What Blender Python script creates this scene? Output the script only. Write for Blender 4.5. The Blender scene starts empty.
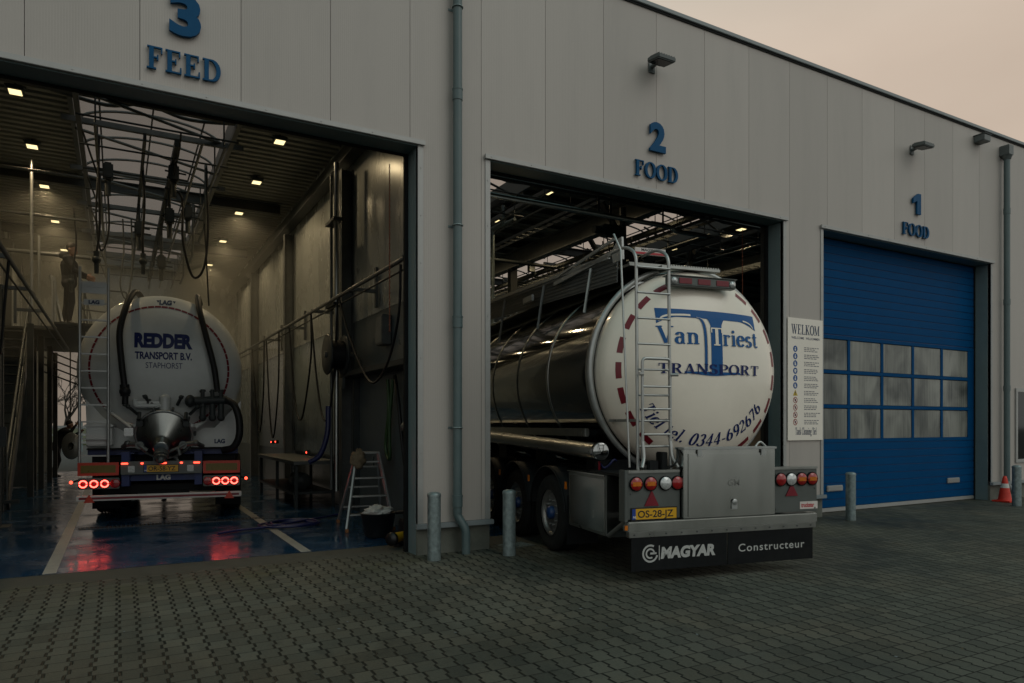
import bpy, bmesh, math, random
from mathutils import Vector, Matrix
random.seed(7)
R = math.radians
SC = bpy.context.scene
COL = SC.collection

# ------------------------------------------------------------------ camera
cam_d = bpy.data.cameras.new("camera"); cam = bpy.data.objects.new("camera", cam_d); COL.objects.link(cam)
cam.location = (0, -8.35, 1.65); cam.rotation_euler = (R(90), 0, R(-29.2))
cam_d.sensor_width = 36; cam_d.lens = 705 / 1024 * 36
cam_d.shift_y = (425 - 341.5) / 1024
cam_d.clip_end = 2000; cam_d.clip_start = 0.05
SC.camera = cam

# ------------------------------------------------------------------ sky: Nishita under a beige overcast
SUN_EL, SUN_AZ = 48, 150          # azimuth clockwise from +Y (sun stands in front of the facade, to the right)
w = bpy.data.worlds.new("World"); SC.world = w; w.use_nodes = True
nt = w.node_tree; nt.nodes.clear()
out = nt.nodes.new("ShaderNodeOutputWorld"); bg = nt.nodes.new("ShaderNodeBackground")
sky = nt.nodes.new("ShaderNodeTexSky"); sky.sky_type = 'NISHITA'; sky.sun_disc = False
sky.sun_elevation = R(SUN_EL); sky.sun_rotation = R(SUN_AZ); sky.dust_density = 6; sky.air_density = 1.5
tc = nt.nodes.new("ShaderNodeTexCoord"); mp = nt.nodes.new("ShaderNodeMapping"); mp.inputs['Scale'].default_value = (1, 1, 2.2)
ns = nt.nodes.new("ShaderNodeTexNoise"); ns.inputs['Scale'].default_value = 1.6; ns.inputs['Detail'].default_value = 5; ns.inputs['Roughness'].default_value = .45
cr = nt.nodes.new("ShaderNodeValToRGB")
cr.color_ramp.elements[0].position = .3; cr.color_ramp.elements[0].color = (4.6, 3.68, 2.9, 1)
cr.color_ramp.elements[1].position = .7; cr.color_ramp.elements[1].color = (6.0, 4.95, 3.98, 1)
# the overcast is warm and bright low over the horizon, cooler and duller overhead
sx = nt.nodes.new("ShaderNodeSeparateXYZ"); nt.links.new(tc.outputs['Generated'], sx.inputs[0])
gr = nt.nodes.new("ShaderNodeMapRange"); gr.interpolation_type = 'SMOOTHSTEP'; gr.inputs[1].default_value = .42; gr.inputs[2].default_value = .80; nt.links.new(sx.outputs[2], gr.inputs[0])
zen = nt.nodes.new("ShaderNodeMix"); zen.data_type = 'RGBA'; zen.inputs[7].default_value = (1.35, 2.75, 2.7, 1)
nt.links.new(gr.outputs[0], zen.inputs[0])
# ... and the cloud behind the yard (away from the low glow) is cooler too
bk_r = nt.nodes.new("ShaderNodeMapRange"); bk_r.interpolation_type = 'SMOOTHSTEP'; bk_r.inputs[1].default_value = .25; bk_r.inputs[2].default_value = -.45; nt.links.new(sx.outputs[1], bk_r.inputs[0])
bkm = nt.nodes.new("ShaderNodeMix"); bkm.data_type = 'RGBA'; bkm.inputs[7].default_value = (4.35, 4.45, 4.2, 1)
nt.links.new(bk_r.outputs[0], bkm.inputs[0]); nt.links.new(cr.outputs[0], bkm.inputs[6]); nt.links.new(bkm.outputs[2], zen.inputs[6])
mx = nt.nodes.new("ShaderNodeMix"); mx.data_type = 'RGBA'; mx.inputs[0].default_value = .96
nt.links.new(tc.outputs['Generated'], mp.inputs[0]); nt.links.new(mp.outputs[0], ns.inputs['Vector'])
nt.links.new(ns.outputs['Fac'], cr.inputs[0])
nt.links.new(sky.outputs[0], mx.inputs[6]); nt.links.new(zen.outputs[2], mx.inputs[7])
# heavier, darker cloud to the north-west, behind the hall
dk = nt.nodes.new("ShaderNodeMapRange"); dk.interpolation_type = 'SMOOTHSTEP'; dk.inputs[1].default_value = .12; dk.inputs[2].default_value = .58; dk.inputs[3].default_value = .36; nt.links.new(sx.outputs[0], dk.inputs[0])
fy_ = nt.nodes.new("ShaderNodeMapRange"); fy_.inputs[1].default_value = .0; fy_.inputs[2].default_value = .35; nt.links.new(sx.outputs[1], fy_.inputs[0])
dm = nt.nodes.new("ShaderNodeMix"); dm.data_type = 'FLOAT'; dm.inputs[2].default_value = 1; nt.links.new(fy_.outputs[0], dm.inputs[0]); nt.links.new(dk.outputs[0], dm.inputs[3])
ml = nt.nodes.new("ShaderNodeVectorMath"); ml.operation = 'SCALE'; nt.links.new(mx.outputs[2], ml.inputs[0]); nt.links.new(dm.outputs[0], ml.inputs['Scale'])
nt.links.new(ml.outputs[0], bg.inputs[0]); bg.inputs[1].default_value = .124
nt.links.new(bg.outputs[0], out.inputs[0])

sun_d = bpy.data.lights.new("sun", 'SUN'); sun_d.energy = .5; sun_d.angle = R(40); sun_d.color = (1, .96, .9)
sun = bpy.data.objects.new("sun", sun_d); COL.objects.link(sun)
sdir = Vector((math.sin(R(SUN_AZ)) * math.cos(R(SUN_EL)), math.cos(R(SUN_AZ)) * math.cos(R(SUN_EL)), math.sin(R(SUN_EL))))
sun.rotation_euler = sdir.to_track_quat('Z', 'Y').to_euler()

SC.view_settings.view_transform = 'Standard'; SC.view_settings.look = 'None'
SC.view_settings.exposure = 0; SC.view_settings.gamma = 1
SC.render.engine = 'CYCLES'
cy = SC.cycles
cy.use_denoising = True
try: cy.denoiser = 'OPENIMAGEDENOISE'; cy.denoising_input_passes = 'RGB_ALBEDO_NORMAL'
except Exception: pass
cy.max_bounces = 6; cy.diffuse_bounces = 3; cy.glossy_bounces = 4; cy.transmission_bounces = 4; cy.transparent_max_bounces = 8
cy.sample_clamp_indirect = 4; cy.caustics_reflective = False; cy.caustics_refractive = False
LAMP = 1.6; LAMP_W = 100.0  # lamp glass radiance, lamp power in watts

# ------------------------------------------------------------------ materials
MATS = {}
def nodes(name):
    m = bpy.data.materials.new(name); m.use_nodes = True
    MATS[name] = m
    return m, m.node_tree, m.node_tree.nodes['Principled BSDF']
def surf(name, col, rough=.5, metal=0, var=.12, scale=4, bump=0, bscale=120, rvar=.1, coat=0, stretch=(1, 1, 1), spec=.5, dirt=0, dcol=(.03, .028, .025), dscale=2.2):
    m, t, b = nodes(name); L = t.links.new; N = t.nodes.new
    b.inputs['Metallic'].default_value = metal
    b.inputs['Specular IOR Level'].default_value = spec
    if coat: b.inputs['Coat Weight'].default_value = coat; b.inputs['Coat Roughness'].default_value = .08
    co = N('ShaderNodeTexCoord'); mpg = N('ShaderNodeMapping'); mpg.inputs['Scale'].default_value = stretch
    L(co.outputs['Object'], mpg.inputs[0])
    n = N('ShaderNodeTexNoise'); n.inputs['Scale'].default_value = scale; n.inputs['Detail'].default_value = 6; n.inputs['Roughness'].default_value = .62
    L(mpg.outputs[0], n.inputs['Vector'])
    r = N('ShaderNodeValToRGB')
    r.color_ramp.elements[0].position = .28; r.color_ramp.elements[1].position = .72
    r.color_ramp.elements[0].color = (*[c * (1 - var) for c in col], 1); r.color_ramp.elements[1].color = (*[min(1, c * (1 + var)) for c in col], 1)
    L(n.outputs['Fac'], r.inputs[0]); last = r.outputs[0]
    if dirt:
        n3 = N('ShaderNodeTexNoise'); n3.inputs['Scale'].default_value = dscale; n3.inputs['Detail'].default_value = 8; n3.inputs['Roughness'].default_value = .7
        L(mpg.outputs[0], n3.inputs['Vector'])
        mr = N('ShaderNodeMapRange'); mr.inputs[1].default_value = .48; mr.inputs[2].default_value = .75; mr.inputs[4].default_value = dirt
        L(n3.outputs['Fac'], mr.inputs[0])
        mm = N('ShaderNodeMix'); mm.data_type = 'RGBA'; mm.inputs[7].default_value = (*dcol, 1)
        L(mr.outputs[0], mm.inputs[0]); L(last, mm.inputs[6]); last = mm.outputs[2]
    L(last, b.inputs['Base Color'])
    m2 = N('ShaderNodeMapRange'); m2.inputs[3].default_value = max(.02, rough - rvar); m2.inputs[4].default_value = min(1, rough + rvar)
    L(n.outputs['Fac'], m2.inputs[0]); L(m2.outputs[0], b.inputs['Roughness'])
    if bump:
        n2 = N('ShaderNodeTexNoise'); n2.inputs['Scale'].default_value = bscale; n2.inputs['Detail'].default_value = 4
        L(mpg.outputs[0], n2.inputs['Vector'])
        bp = N('ShaderNodeBump'); bp.inputs['Strength'].default_value = bump; bp.inputs['Distance'].default_value = .01
        L(n2.outputs['Fac'], bp.inputs['Height']); L(bp.outputs[0], b.inputs['Normal'])
    return m
def emit(name, col, strength, base=(.1, .1, .1)):
    m, t, b = nodes(name)
    b.inputs['Base Color'].default_value = (*base, 1)
    b.inputs['Emission Color'].default_value = (*col, 1); b.inputs['Emission Strength'].default_value = strength
    return m

surf('cladding', (.43, .388, .358), .5, var=.035, scale=1.2, rvar=.06, dirt=.22, dcol=(.27, .25, .235), dscale=2.2, stretch=(1, 1, .14))
# micro-ribbed cladding: fine vertical corrugation as bump
t = MATS['cladding'].node_tree; b = t.nodes['Principled BSDF']
gx = t.nodes.new('ShaderNodeNewGeometry'); sxx = t.nodes.new('ShaderNodeSeparateXYZ'); t.links.new(gx.outputs['Position'], sxx.inputs[0])
fa = t.nodes.new('ShaderNodeMath'); fa.operation = 'ADD'; fa.inputs[1].default_value = 49.8; fl_ = t.nodes.new('ShaderNodeMath'); fl_.operation = 'FLOOR'; t.links.new(sxx.outputs[0], fa.inputs[0]); t.links.new(fa.outputs[0], fl_.inputs[0])
pwn = t.nodes.new('ShaderNodeTexWhiteNoise'); pwn.noise_dimensions = '1D'; t.links.new(fl_.outputs[0], pwn.inputs['W'])
pmr = t.nodes.new('ShaderNodeMapRange'); pmr.inputs[3].default_value = .93; pmr.inputs[4].default_value = 1.04; t.links.new(pwn.outputs['Value'], pmr.inputs[0])
psc = t.nodes.new('ShaderNodeVectorMath'); psc.operation = 'SCALE'; t.links.new(b.inputs['Base Color'].links[0].from_socket, psc.inputs[0]); t.links.new(pmr.outputs[0], psc.inputs['Scale']); t.links.new(psc.outputs[0], b.inputs['Base Color'])
wv = t.nodes.new('ShaderNodeTexWave'); wv.bands_direction = 'X'; wv.inputs['Scale'].default_value = 12.5
co = t.nodes.new('ShaderNodeTexCoord'); t.links.new(co.outputs['Object'], wv.inputs['Vector'])
bp = t.nodes.new('ShaderNodeBump'); bp.inputs['Strength'].default_value = .14; bp.inputs['Distance'].default_value = .004
t.links.new(wv.outputs['Fac'], bp.inputs['Height']); t.links.new(bp.outputs[0], b.inputs['Normal'])
surf('seam', (.09, .09, .09), .7)
surf('alu_trim', (.36, .355, .345), .42, metal=.25, var=.06, rvar=.06)
surf('reveal', (.15, .205, .215), .4, var=.12, scale=3, rvar=.08, dirt=.3, dcol=(.10, .13, .135), dscale=3)
surf('black_seam_shade', (.006, .006, .007), .8)  # near-black for the tank seams and the painted shade under the coping
surf('concrete', (.13, .135, .115), .8, var=.2, scale=5, bump=.3, bscale=60, dirt=.5, dcol=(.07, .075, .06))
surf('pipe_grey', (.085, .125, .13), .38, var=.08, scale=3, rvar=.05, dirt=.2, dcol=(.17, .18, .18))
surf('pvc_grey', (.22, .245, .255), .45, var=.08, scale=4)
surf('galv', (.22, .27, .275), .42, metal=.5, var=.4, scale=14, rvar=.1, dirt=.5, dcol=(.16, .18, .18), dscale=6)
surf('letter_blue', (.001, .066, .165), .5, var=.06, rvar=.04, spec=.15)
surf('door_blue', (.0003, .055, .165), .5, var=.06, scale=2, rvar=.05, dirt=.3, dcol=(.0003, .038, .105), dscale=1.6, spec=.04)
surf('rubber', (.008, .009, .010), .8, var=.3, scale=10, bump=.2, spec=.15, dirt=.4, dcol=(.02, .02, .018), dscale=3)
surf('white_panel', (.82, .75, .67), .4, var=.02, rvar=.03)
surf('ink_navy', (.012, .03, .085), .5, var=.05)
surf('ink_grey', (.14, .14, .16), .6, var=.05)
surf('icon_blue', (.01, .07, .25), .5); surf('icon_red', (.28, .02, .02), .5); surf('icon_yellow', (.50, .34, .01), .5)
surf('icon_white', (.7, .68, .65), .5)
surf('lamp_grey', (.10, .115, .115), .4, var=.08)
surf('cone_orange', (.60, .028, .010), .5, var=.1); surf('cone_white', (.6, .58, .55), .5, var=.1)
surf('stainless', (.40, .41, .41), .07, metal=1, var=.06, scale=3, rvar=.04, stretch=(1, .15, 1))
surf('stainless_bright', (.58, .59, .57), .2, metal=1, var=.1, scale=3, rvar=.07, stretch=(1, 1, .3), dirt=.3, dcol=(.36, .36, .34), dscale=1.5)
surf('stainless_dull', (.34, .35, .335), .30, metal=1, var=.12, scale=5, rvar=.09, stretch=(1, 1, .3), dirt=.35, dcol=(.2, .2, .19))
surf('panel_grey', (.10, .11, .105), .45, metal=.35, var=.1, scale=5, dirt=.4, dcol=(.07, .07, .065))
surf('tank_white', (.83, .755, .655), .3, var=.03, scale=2, rvar=.05, coat=.3, dirt=.25, dcol=(.60, .53, .45), dscale=1.6)
surf('silo_white', (.56, .58, .57), .32, var=.05, scale=2, rvar=.06, coat=.2, dirt=.3, dcol=(.34, .35, .34), dscale=1.8)
surf('chassis', (.006, .007, .008), .6, var=.3, scale=6, spec=.2)
surf('chassis_blue', (.008, .022, .12), .45, var=.2, dirt=.5, dcol=(.015, .018, .03))
surf('tyre', (.011, .012, .012), .85, spec=.2, var=.3, scale=12, bump=.4, bscale=70, dirt=.5, dcol=(.04, .037, .032))
surf('rim_alu', (.34, .34, .33), .38, metal=.8, var=.2, scale=9, dirt=.6, dcol=(.06, .055, .05))
surf('hub_blue', (.008, .04, .14), .45, dirt=.5)
surf('tape_red', (.17, .006, .016), .35, var=.1); surf('tape_white', (.6, .58, .56), .4)
surf('logo_blue', (.003, .085, .27), .4, var=.05, spec=.25); surf('logo_navy', (.004, .015, .105), .4, var=.05, spec=.25)
surf('lens_red', (.30, .008, .010), .18, var=.2, scale=30, coat=.5); surf('lens_amber', (.52, .14, .008), .2, var=.15, scale=30, coat=.5)
surf('lens_clear', (.55, .56, .56), .15, metal=.3, var=.3, scale=40, coat=.6)
surf('plate_yellow', (.62, .33, .012), .35, var=.03); surf('plate_blue', (.01, .045, .25), .4); surf('plate_ink', (.008, .008, .008), .5)
surf('flap_print', (.42, .42, .41), .6, var=.1, scale=20)
surf('sticker', (.62, .56, .53), .4); surf('sticker_red', (.42, .02, .03), .4)
surf('marker_amber', (.14, .095, .006), .3, var=.1, scale=20); surf('marker_red', (.50, .035, .012), .3, var=.08)
emit('lamp_glass', (1.0, .80, .40), LAMP, (.8, .7, .5))
emit('led_red', (1.0, .085, .06), 6.5); emit('led_dot', (1.0, .06, .03), 4.5)
surf('deck', (.21, .215, .19), .5, metal=.1, var=.08, scale=2)
surf('steel_dark', (.028, .034, .035), .5, spec=.3, var=.2, scale=5, dirt=.3, dcol=(.1, .09, .07))
surf('steel_mid', (.11, .118, .115), .45, metal=.4, var=.2, scale=6)
surf('wall_panel_in', (.42, .44, .42), .27, metal=.3, var=.08, scale=1.2, rvar=.08, dirt=.35, dcol=(.22, .23, .215), dscale=1.3, stretch=(1, 1, .4))
surf('wall_lower_in', (.20, .235, .24), .28, var=.08, scale=1.2, rvar=.08, dirt=.35, dcol=(.11, .13, .13), dscale=1.4, stretch=(1, 1, .4))
surf('wall_dark_in', (.075, .094, .10), .3, var=.12, scale=1.5, rvar=.08, dirt=.4, dcol=(.05, .06, .062), dscale=2)
surf('alu', (.38, .39, .385), .35, metal=.6, var=.12, scale=8)
surf('hose_black', (.007, .008, .009), .5, var=.2, spec=.3); surf('hose_blue', (.008, .013, .075), .4); surf('hose_green', (.02, .055, .015), .5)
surf('chain_orange', (.20, .05, .02), .6); surf('foot_brown', (.26, .10, .03), .6)
surf('brass', (.40, .24, .07), .35, metal=.8)
surf('rag', (.5, .49, .47), .9, var=.15, scale=25, bump=.4); surf('rag_tan', (.16, .12, .075), .9, var=.25, scale=18, bump=.5)
surf('yellow', (.62, .36, .01), .45, var=.1); surf('drum_black', (.01, .01, .011), .4)
surf('cloth_dark', (.014, .015, .018), .9, var=.25, scale=14, bump=.4, bscale=40); surf('cloth_trouser', (.02, .021, .025), .9, var=.2, scale=12)
surf('skin', (.32, .19, .14), .55, var=.08, scale=10); surf('hair', (.025, .018, .012), .7); surf('boot', (.01, .01, .01), .5)
surf('hivis', (.35, .36, .03), .6)
surf('line_paint', (.30, .30, .275), .38, var=.2, scale=9, rvar=.15, dirt=.6, dcol=(.12, .13, .15), dscale=5)
surf('grate', (.05, .05, .05), .4, metal=.7)
surf('threshold', (.042, .045, .038), .7, var=.35, scale=4, bump=.4, bscale=70, dirt=.6, dcol=(.03, .034, .026), dscale=2)
surf('asphalt', (.06, .06, .058), .8, var=.2, bump=.4, bscale=90)
surf('grass', (.06, .07, .03), .9, var=.35, scale=.6, bump=.5, bscale=8)
surf('bark', (.045, .038, .03), .9, var=.3, scale=14, bump=.6, bscale=30)

# fogged door glass: grey-beige condensation with cleaner, darker run-down patches
m, t, b = nodes('fog_glass'); N = t.nodes.new; L = t.links.new
co = N('ShaderNodeTexCoord'); mpg = N('ShaderNodeMapping'); mpg.inputs['Scale'].default_value = (1, 1, .55); L(co.outputs['Object'], mpg.inputs[0])
n1 = N('ShaderNodeTexNoise'); n1.inputs['Scale'].default_value = 1.5; n1.inputs['Detail'].default_value = 3; n1.inputs['Distortion'].default_value = .9; L(mpg.outputs[0], n1.inputs['Vector'])
mp2 = N('ShaderNodeMapping'); mp2.inputs['Scale'].default_value = (40, 1, 1.0); L(co.outputs['Object'], mp2.inputs[0])
n2 = N('ShaderNodeTexNoise'); n2.inputs['Scale'].default_value = 1; n2.inputs['Detail'].default_value = 3; L(mp2.outputs[0], n2.inputs['Vector'])
ad = N('ShaderNodeMath'); ad.operation = 'MULTIPLY_ADD'; ad.inputs[1].default_value = .35; L(n2.outputs['Fac'], ad.inputs[0]); L(n1.outputs['Fac'], ad.inputs[2])
r = N('ShaderNodeValToRGB'); e = r.color_ramp.elements
e[0].position = .5; e[0].color = (.055, .06, .058, 1); e[1].position = .86; e[1].color = (.25, .25, .225, 1)
x_ = e.new(.64); x_.color = (.125, .128, .118, 1)
L(ad.outputs[0], r.inputs[0]); L(r.outputs[0], b.inputs['Base Color']); b.inputs['Roughness'].default_value = .22; b.inputs['Specular IOR Level'].default_value = .35

m, t, b = nodes('dark_glass'); b.inputs['Base Color'].default_value = (.006, .007, .008, 1); b.inputs['Roughness'].default_value = .06; b.inputs['Specular IOR Level'].default_value = .3

# skylight sheeting: grey translucent polycarbonate
m = bpy.data.materials.new('skylight_sheet'); m.use_nodes = True; MATS['skylight_sheet'] = m; t = m.node_tree; t.nodes.clear(); N = t.nodes.new; L = t.links.new
o_ = N('ShaderNodeOutputMaterial'); a_ = N('ShaderNodeBsdfTransparent'); a_.inputs[0].default_value = (.52, .50, .50, 1)
b_ = N('ShaderNodeBsdfTranslucent'); b_.inputs[0].default_value = (.35, .33, .33, 1); x_ = N('ShaderNodeMixShader'); x_.inputs[0].default_value = .22
nz = N('ShaderNodeTexNoise'); nz.inputs['Scale'].default_value = 1.2; rr = N('ShaderNodeMapRange'); rr.inputs[3].default_value = .12; rr.inputs[4].default_value = .34
L(nz.outputs['Fac'], rr.inputs[0]); L(rr.outputs[0], x_.inputs[0])
L(a_.outputs[0], x_.inputs[1]); L(b_.outputs[0], x_.inputs[2]); L(x_.outputs[0], o_.inputs[0])

# wet blue epoxy floor
m, t, b = nodes('floor_blue'); N = t.nodes.new; L = t.links.new
co = N('ShaderNodeNewGeometry')
n1 = N('ShaderNodeTexNoise'); n1.inputs['Scale'].default_value = .9; n1.inputs['Detail'].default_value = 6; L(co.outputs['Position'], n1.inputs['Vector'])
r = N('ShaderNodeValToRGB'); r.color_ramp.elements[0].position = .35; r.color_ramp.elements[0].color = (.006, .032, .075, 1); r.color_ramp.elements[1].position = .7; r.color_ramp.elements[1].color = (.014, .06, .125, 1)
L(n1.outputs['Fac'], r.inputs[0])
n4 = N('ShaderNodeTexNoise'); n4.inputs['Scale'].default_value = 5; n4.inputs['Detail'].default_value = 9; n4.inputs['Roughness'].default_value = .75; L(co.outputs['Position'], n4.inputs['Vector'])
m4 = N('ShaderNodeMapRange'); m4.inputs[1].default_value = .54; m4.inputs[2].default_value = .72; m4.inputs[4].default_value = .5; L(n4.outputs['Fac'], m4.inputs[0])
mm = N('ShaderNodeMix'); mm.data_type = 'RGBA'; mm.inputs[7].default_value = (.03, .04, .045, 1); L(m4.outputs[0], mm.inputs[0]); L(r.outputs[0], mm.inputs[6]); L(mm.outputs[2], b.inputs['Base Color'])
n2 = N('ShaderNodeTexNoise'); n2.inputs['Scale'].default_value = 1.4; n2.inputs['Detail'].default_value = 5; L(co.outputs['Position'], n2.inputs['Vector'])
m2 = N('ShaderNodeMapRange'); m2.inputs[1].default_value = .35; m2.inputs[2].default_value = .68; m2.inputs[3].default_value = .04; m2.inputs[4].default_value = .36; L(n2.outputs['Fac'], m2.inputs[0]); L(m2.outputs[0], b.inputs['Roughness'])
n3 = N('ShaderNodeTexNoise'); n3.inputs['Scale'].default_value = 7; n3.inputs['Detail'].default_value = 4; L(co.outputs['Position'], n3.inputs['Vector'])
bp = N('ShaderNodeBump'); bp.inputs['Strength'].default_value = .3; bp.inputs['Distance'].default_value = .012; L(n3.outputs['Fac'], bp.inputs['Height']); L(bp.outputs[0], b.inputs['Normal'])

# interlocking concrete pavers: zig-zag sided blocks, world position in metres
m, t, b = nodes('pavers'); N = t.nodes.new; L = t.links.new
def mth(op, a, b2=None, c2=None):
    n = t.nodes.new('ShaderNodeMath'); n.operation = op
    for i, v in enumerate((a, b2, c2)):
        if v is None: continue
        if isinstance(v, (int, float)): n.inputs[i].default_value = v
        else: t.links.new(v, n.inputs[i])
    return n.outputs[0]
geo = N('ShaderNodeNewGeometry'); sp = N('ShaderNodeSeparateXYZ'); L(geo.outputs['Position'], sp.inputs[0])
X_, Y_ = sp.outputs[0], sp.outputs[1]
nw = N('ShaderNodeTexNoise'); nw.inputs['Scale'].default_value = 2; L(geo.outputs['Position'], nw.inputs['Vector'])
wob = mth('MULTIPLY_ADD', nw.outputs['Fac'], .02, -.01)
PW, PL, PA = .147, .20, .0125
Yw = mth('ADD', Y_, wob)
tri = mth('PINGPONG', mth('DIVIDE', Yw, PL / 2), 1.0)                         # 0..1..0
trz = mth('MINIMUM', mth('MAXIMUM', mth('MULTIPLY_ADD', mth('SUBTRACT', tri, .5), 9.0, 0), -.5), .5)
xs = mth('DIVIDE', mth('ADD', mth('ADD', X_, wob), mth('MULTIPLY', trz, PA * 2)), PW)
ix = mth('FLOOR', xs); fx = mth('SUBTRACT', xs, ix)
dx = mth('MULTIPLY', mth('MINIMUM', fx, mth('SUBTRACT', 1.0, fx)), PW)
off = .5
ys = mth('ADD', mth('DIVIDE', Yw, PL), off + .25); iy = mth('FLOOR', ys); fy = mth('SUBTRACT', ys, iy)
dy = mth('MULTIPLY', mth('MINIMUM', fy, mth('SUBTRACT', 1.0, fy)), PL)
dj = mth('MINIMUM', dx, mth('MULTIPLY', dy, 2.4))
edge = N('ShaderNodeMapRange'); edge.interpolation_type = 'SMOOTHSTEP'; edge.inputs[1].default_value = .0055; edge.inputs[2].default_value = .013; L(dj, edge.inputs[0])
cb = N('ShaderNodeCombineXYZ'); L(ix, cb.inputs[0]); L(iy, cb.inputs[1])
wn = N('ShaderNodeTexWhiteNoise'); wn.noise_dimensions = '2D'; L(cb.outputs[0], wn.inputs['Vector'])
big = N('ShaderNodeTexNoise'); big.inputs['Scale'].default_value = .42; big.inputs['Detail'].default_value = 6; big.inputs['Roughness'].default_value = .6; L(geo.outputs['Position'], big.inputs['Vector'])
fine = N('ShaderNodeTexNoise'); fine.inputs['Scale'].default_value = 55; fine.inputs['Detail'].default_value = 5; L(geo.outputs['Position'], fine.inputs['Vector'])
val = mth('ADD', mth('MULTIPLY_ADD', wn.outputs['Value'], .20, -.02), mth('ADD', mth('MULTIPLY', big.outputs['Fac'], .95), mth('MULTIPLY', fine.outputs['Fac'], .35)))
r = N('ShaderNodeValToRGB'); r.color_ramp.elements[0].position = .45; r.color_ramp.elements[0].color = (.024, .029, .025, 1); r.color_ramp.elements[1].position = 1.0; r.color_ramp.elements[1].color = (.115, .115, .094, 1)
L(val, r.inputs[0])
moss = N('ShaderNodeTexNoise'); moss.inputs['Scale'].default_value = 1.1; moss.inputs['Detail'].default_value = 7; moss.inputs['Roughness'].default_value = .7; L(geo.outputs['Position'], moss.inputs['Vector'])
mo = N('ShaderNodeMapRange'); mo.inputs[1].default_value = .5; mo.inputs[2].default_value = .75; mo.inputs[4].default_value = .6; L(moss.outputs['Fac'], mo.inputs[0])
nearw = N('ShaderNodeMapRange'); nearw.inputs[1].default_value = -1.8; nearw.inputs[2].default_value = -.2; L(Y_, nearw.inputs[0])
# browner, sandier patches
sand = N('ShaderNodeTexNoise'); sand.inputs['Scale'].default_value = .75; sand.inputs['Detail'].default_value = 7; sand.inputs['Roughness'].default_value = .66; L(geo.outputs['Position'], sand.inputs['Vector'])
sm_ = N('ShaderNodeMapRange'); sm_.inputs[1].default_value = .46; sm_.inputs[2].default_value = .66; sm_.inputs[4].default_value = .75; L(sand.outputs['Fac'], sm_.inputs[0])
sd = N('ShaderNodeMix'); sd.data_type = 'RGBA'; sd.blend_type = 'MULTIPLY'; sd.inputs[7].default_value = (1.25, 1.08, .98, 1); L(sm_.outputs[0], sd.inputs[0]); L(r.outputs[0], sd.inputs[6])
# oil drips, tyre rubber and patchy wear on the blocks
oil = N('ShaderNodeTexNoise'); oil.inputs['Scale'].default_value = 1.9; oil.inputs['Detail'].default_value = 8; oil.inputs['Roughness'].default_value = .68; oil.inputs['Distortion'].default_value = .6; L(geo.outputs['Position'], oil.inputs['Vector'])
om = N('ShaderNodeMapRange'); om.inputs[1].default_value = .58; om.inputs[2].default_value = .72; om.inputs[4].default_value = .6; L(oil.outputs['Fac'], om.inputs[0])
tyr = mth('MULTIPLY', mth('PINGPONG', mth('DIVIDE', mth('ADD', X_, mth('MULTIPLY', big.outputs['Fac'], 1.6)), 1.05), 1.0), 1.0)
tm = N('ShaderNodeMapRange'); tm.inputs[1].default_value = .78; tm.inputs[2].default_value = 1.0; tm.inputs[4].default_value = .45; L(tyr, tm.inputs[0])
ol = N('ShaderNodeMix'); ol.data_type = 'RGBA'; ol.inputs[7].default_value = (.014, .017, .016, 1); L(mth('MAXIMUM', om.outputs[0], mth('MULTIPLY', tm.outputs[0], fine.outputs['Fac'])), ol.inputs[0]); L(sd.outputs[2], ol.inputs[6])
ms = N('ShaderNodeMix'); ms.data_type = 'RGBA'; ms.inputs[7].default_value = (.055, .06, .022, 1)
L(mth('MULTIPLY', mo.outputs[0], nearw.outputs[0]), ms.inputs[0]); L(ol.outputs[2], ms.inputs[6])
mj = N('ShaderNodeMix'); mj.data_type = 'RGBA'; mj.inputs[6].default_value = (.008, .010, .008, 1); L(edge.outputs[0], mj.inputs[0]); L(ms.outputs[2], mj.inputs[7]); L(mj.outputs[2], b.inputs['Base Color'])
wet = N('ShaderNodeMapRange'); wet.inputs[1].default_value = .4; wet.inputs[2].default_value = .6; wet.inputs[3].default_value = .5; wet.inputs[4].default_value = .8; L(big.outputs['Fac'], wet.inputs[0]); L(wet.outputs[0], b.inputs['Roughness'])
b.inputs['Specular IOR Level'].default_value = .2
tilt = N('ShaderNodeTexWhiteNoise'); tilt.noise_dimensions = '2D'; L(cb.outputs[0], tilt.inputs['Vector'])
hgt = mth('ADD', edge.outputs[0], mth('ADD', mth('MULTIPLY', tilt.outputs['Value'], .25), mth('MULTIPLY', fine.outputs['Fac'], .25)))
bp = N('ShaderNodeBump'); bp.inputs['Strength'].default_value = .8; bp.inputs['Distance'].default_value = .008; L(hgt, bp.inputs['Height']); L(bp.outputs[0], b.inputs['Normal'])

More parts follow.
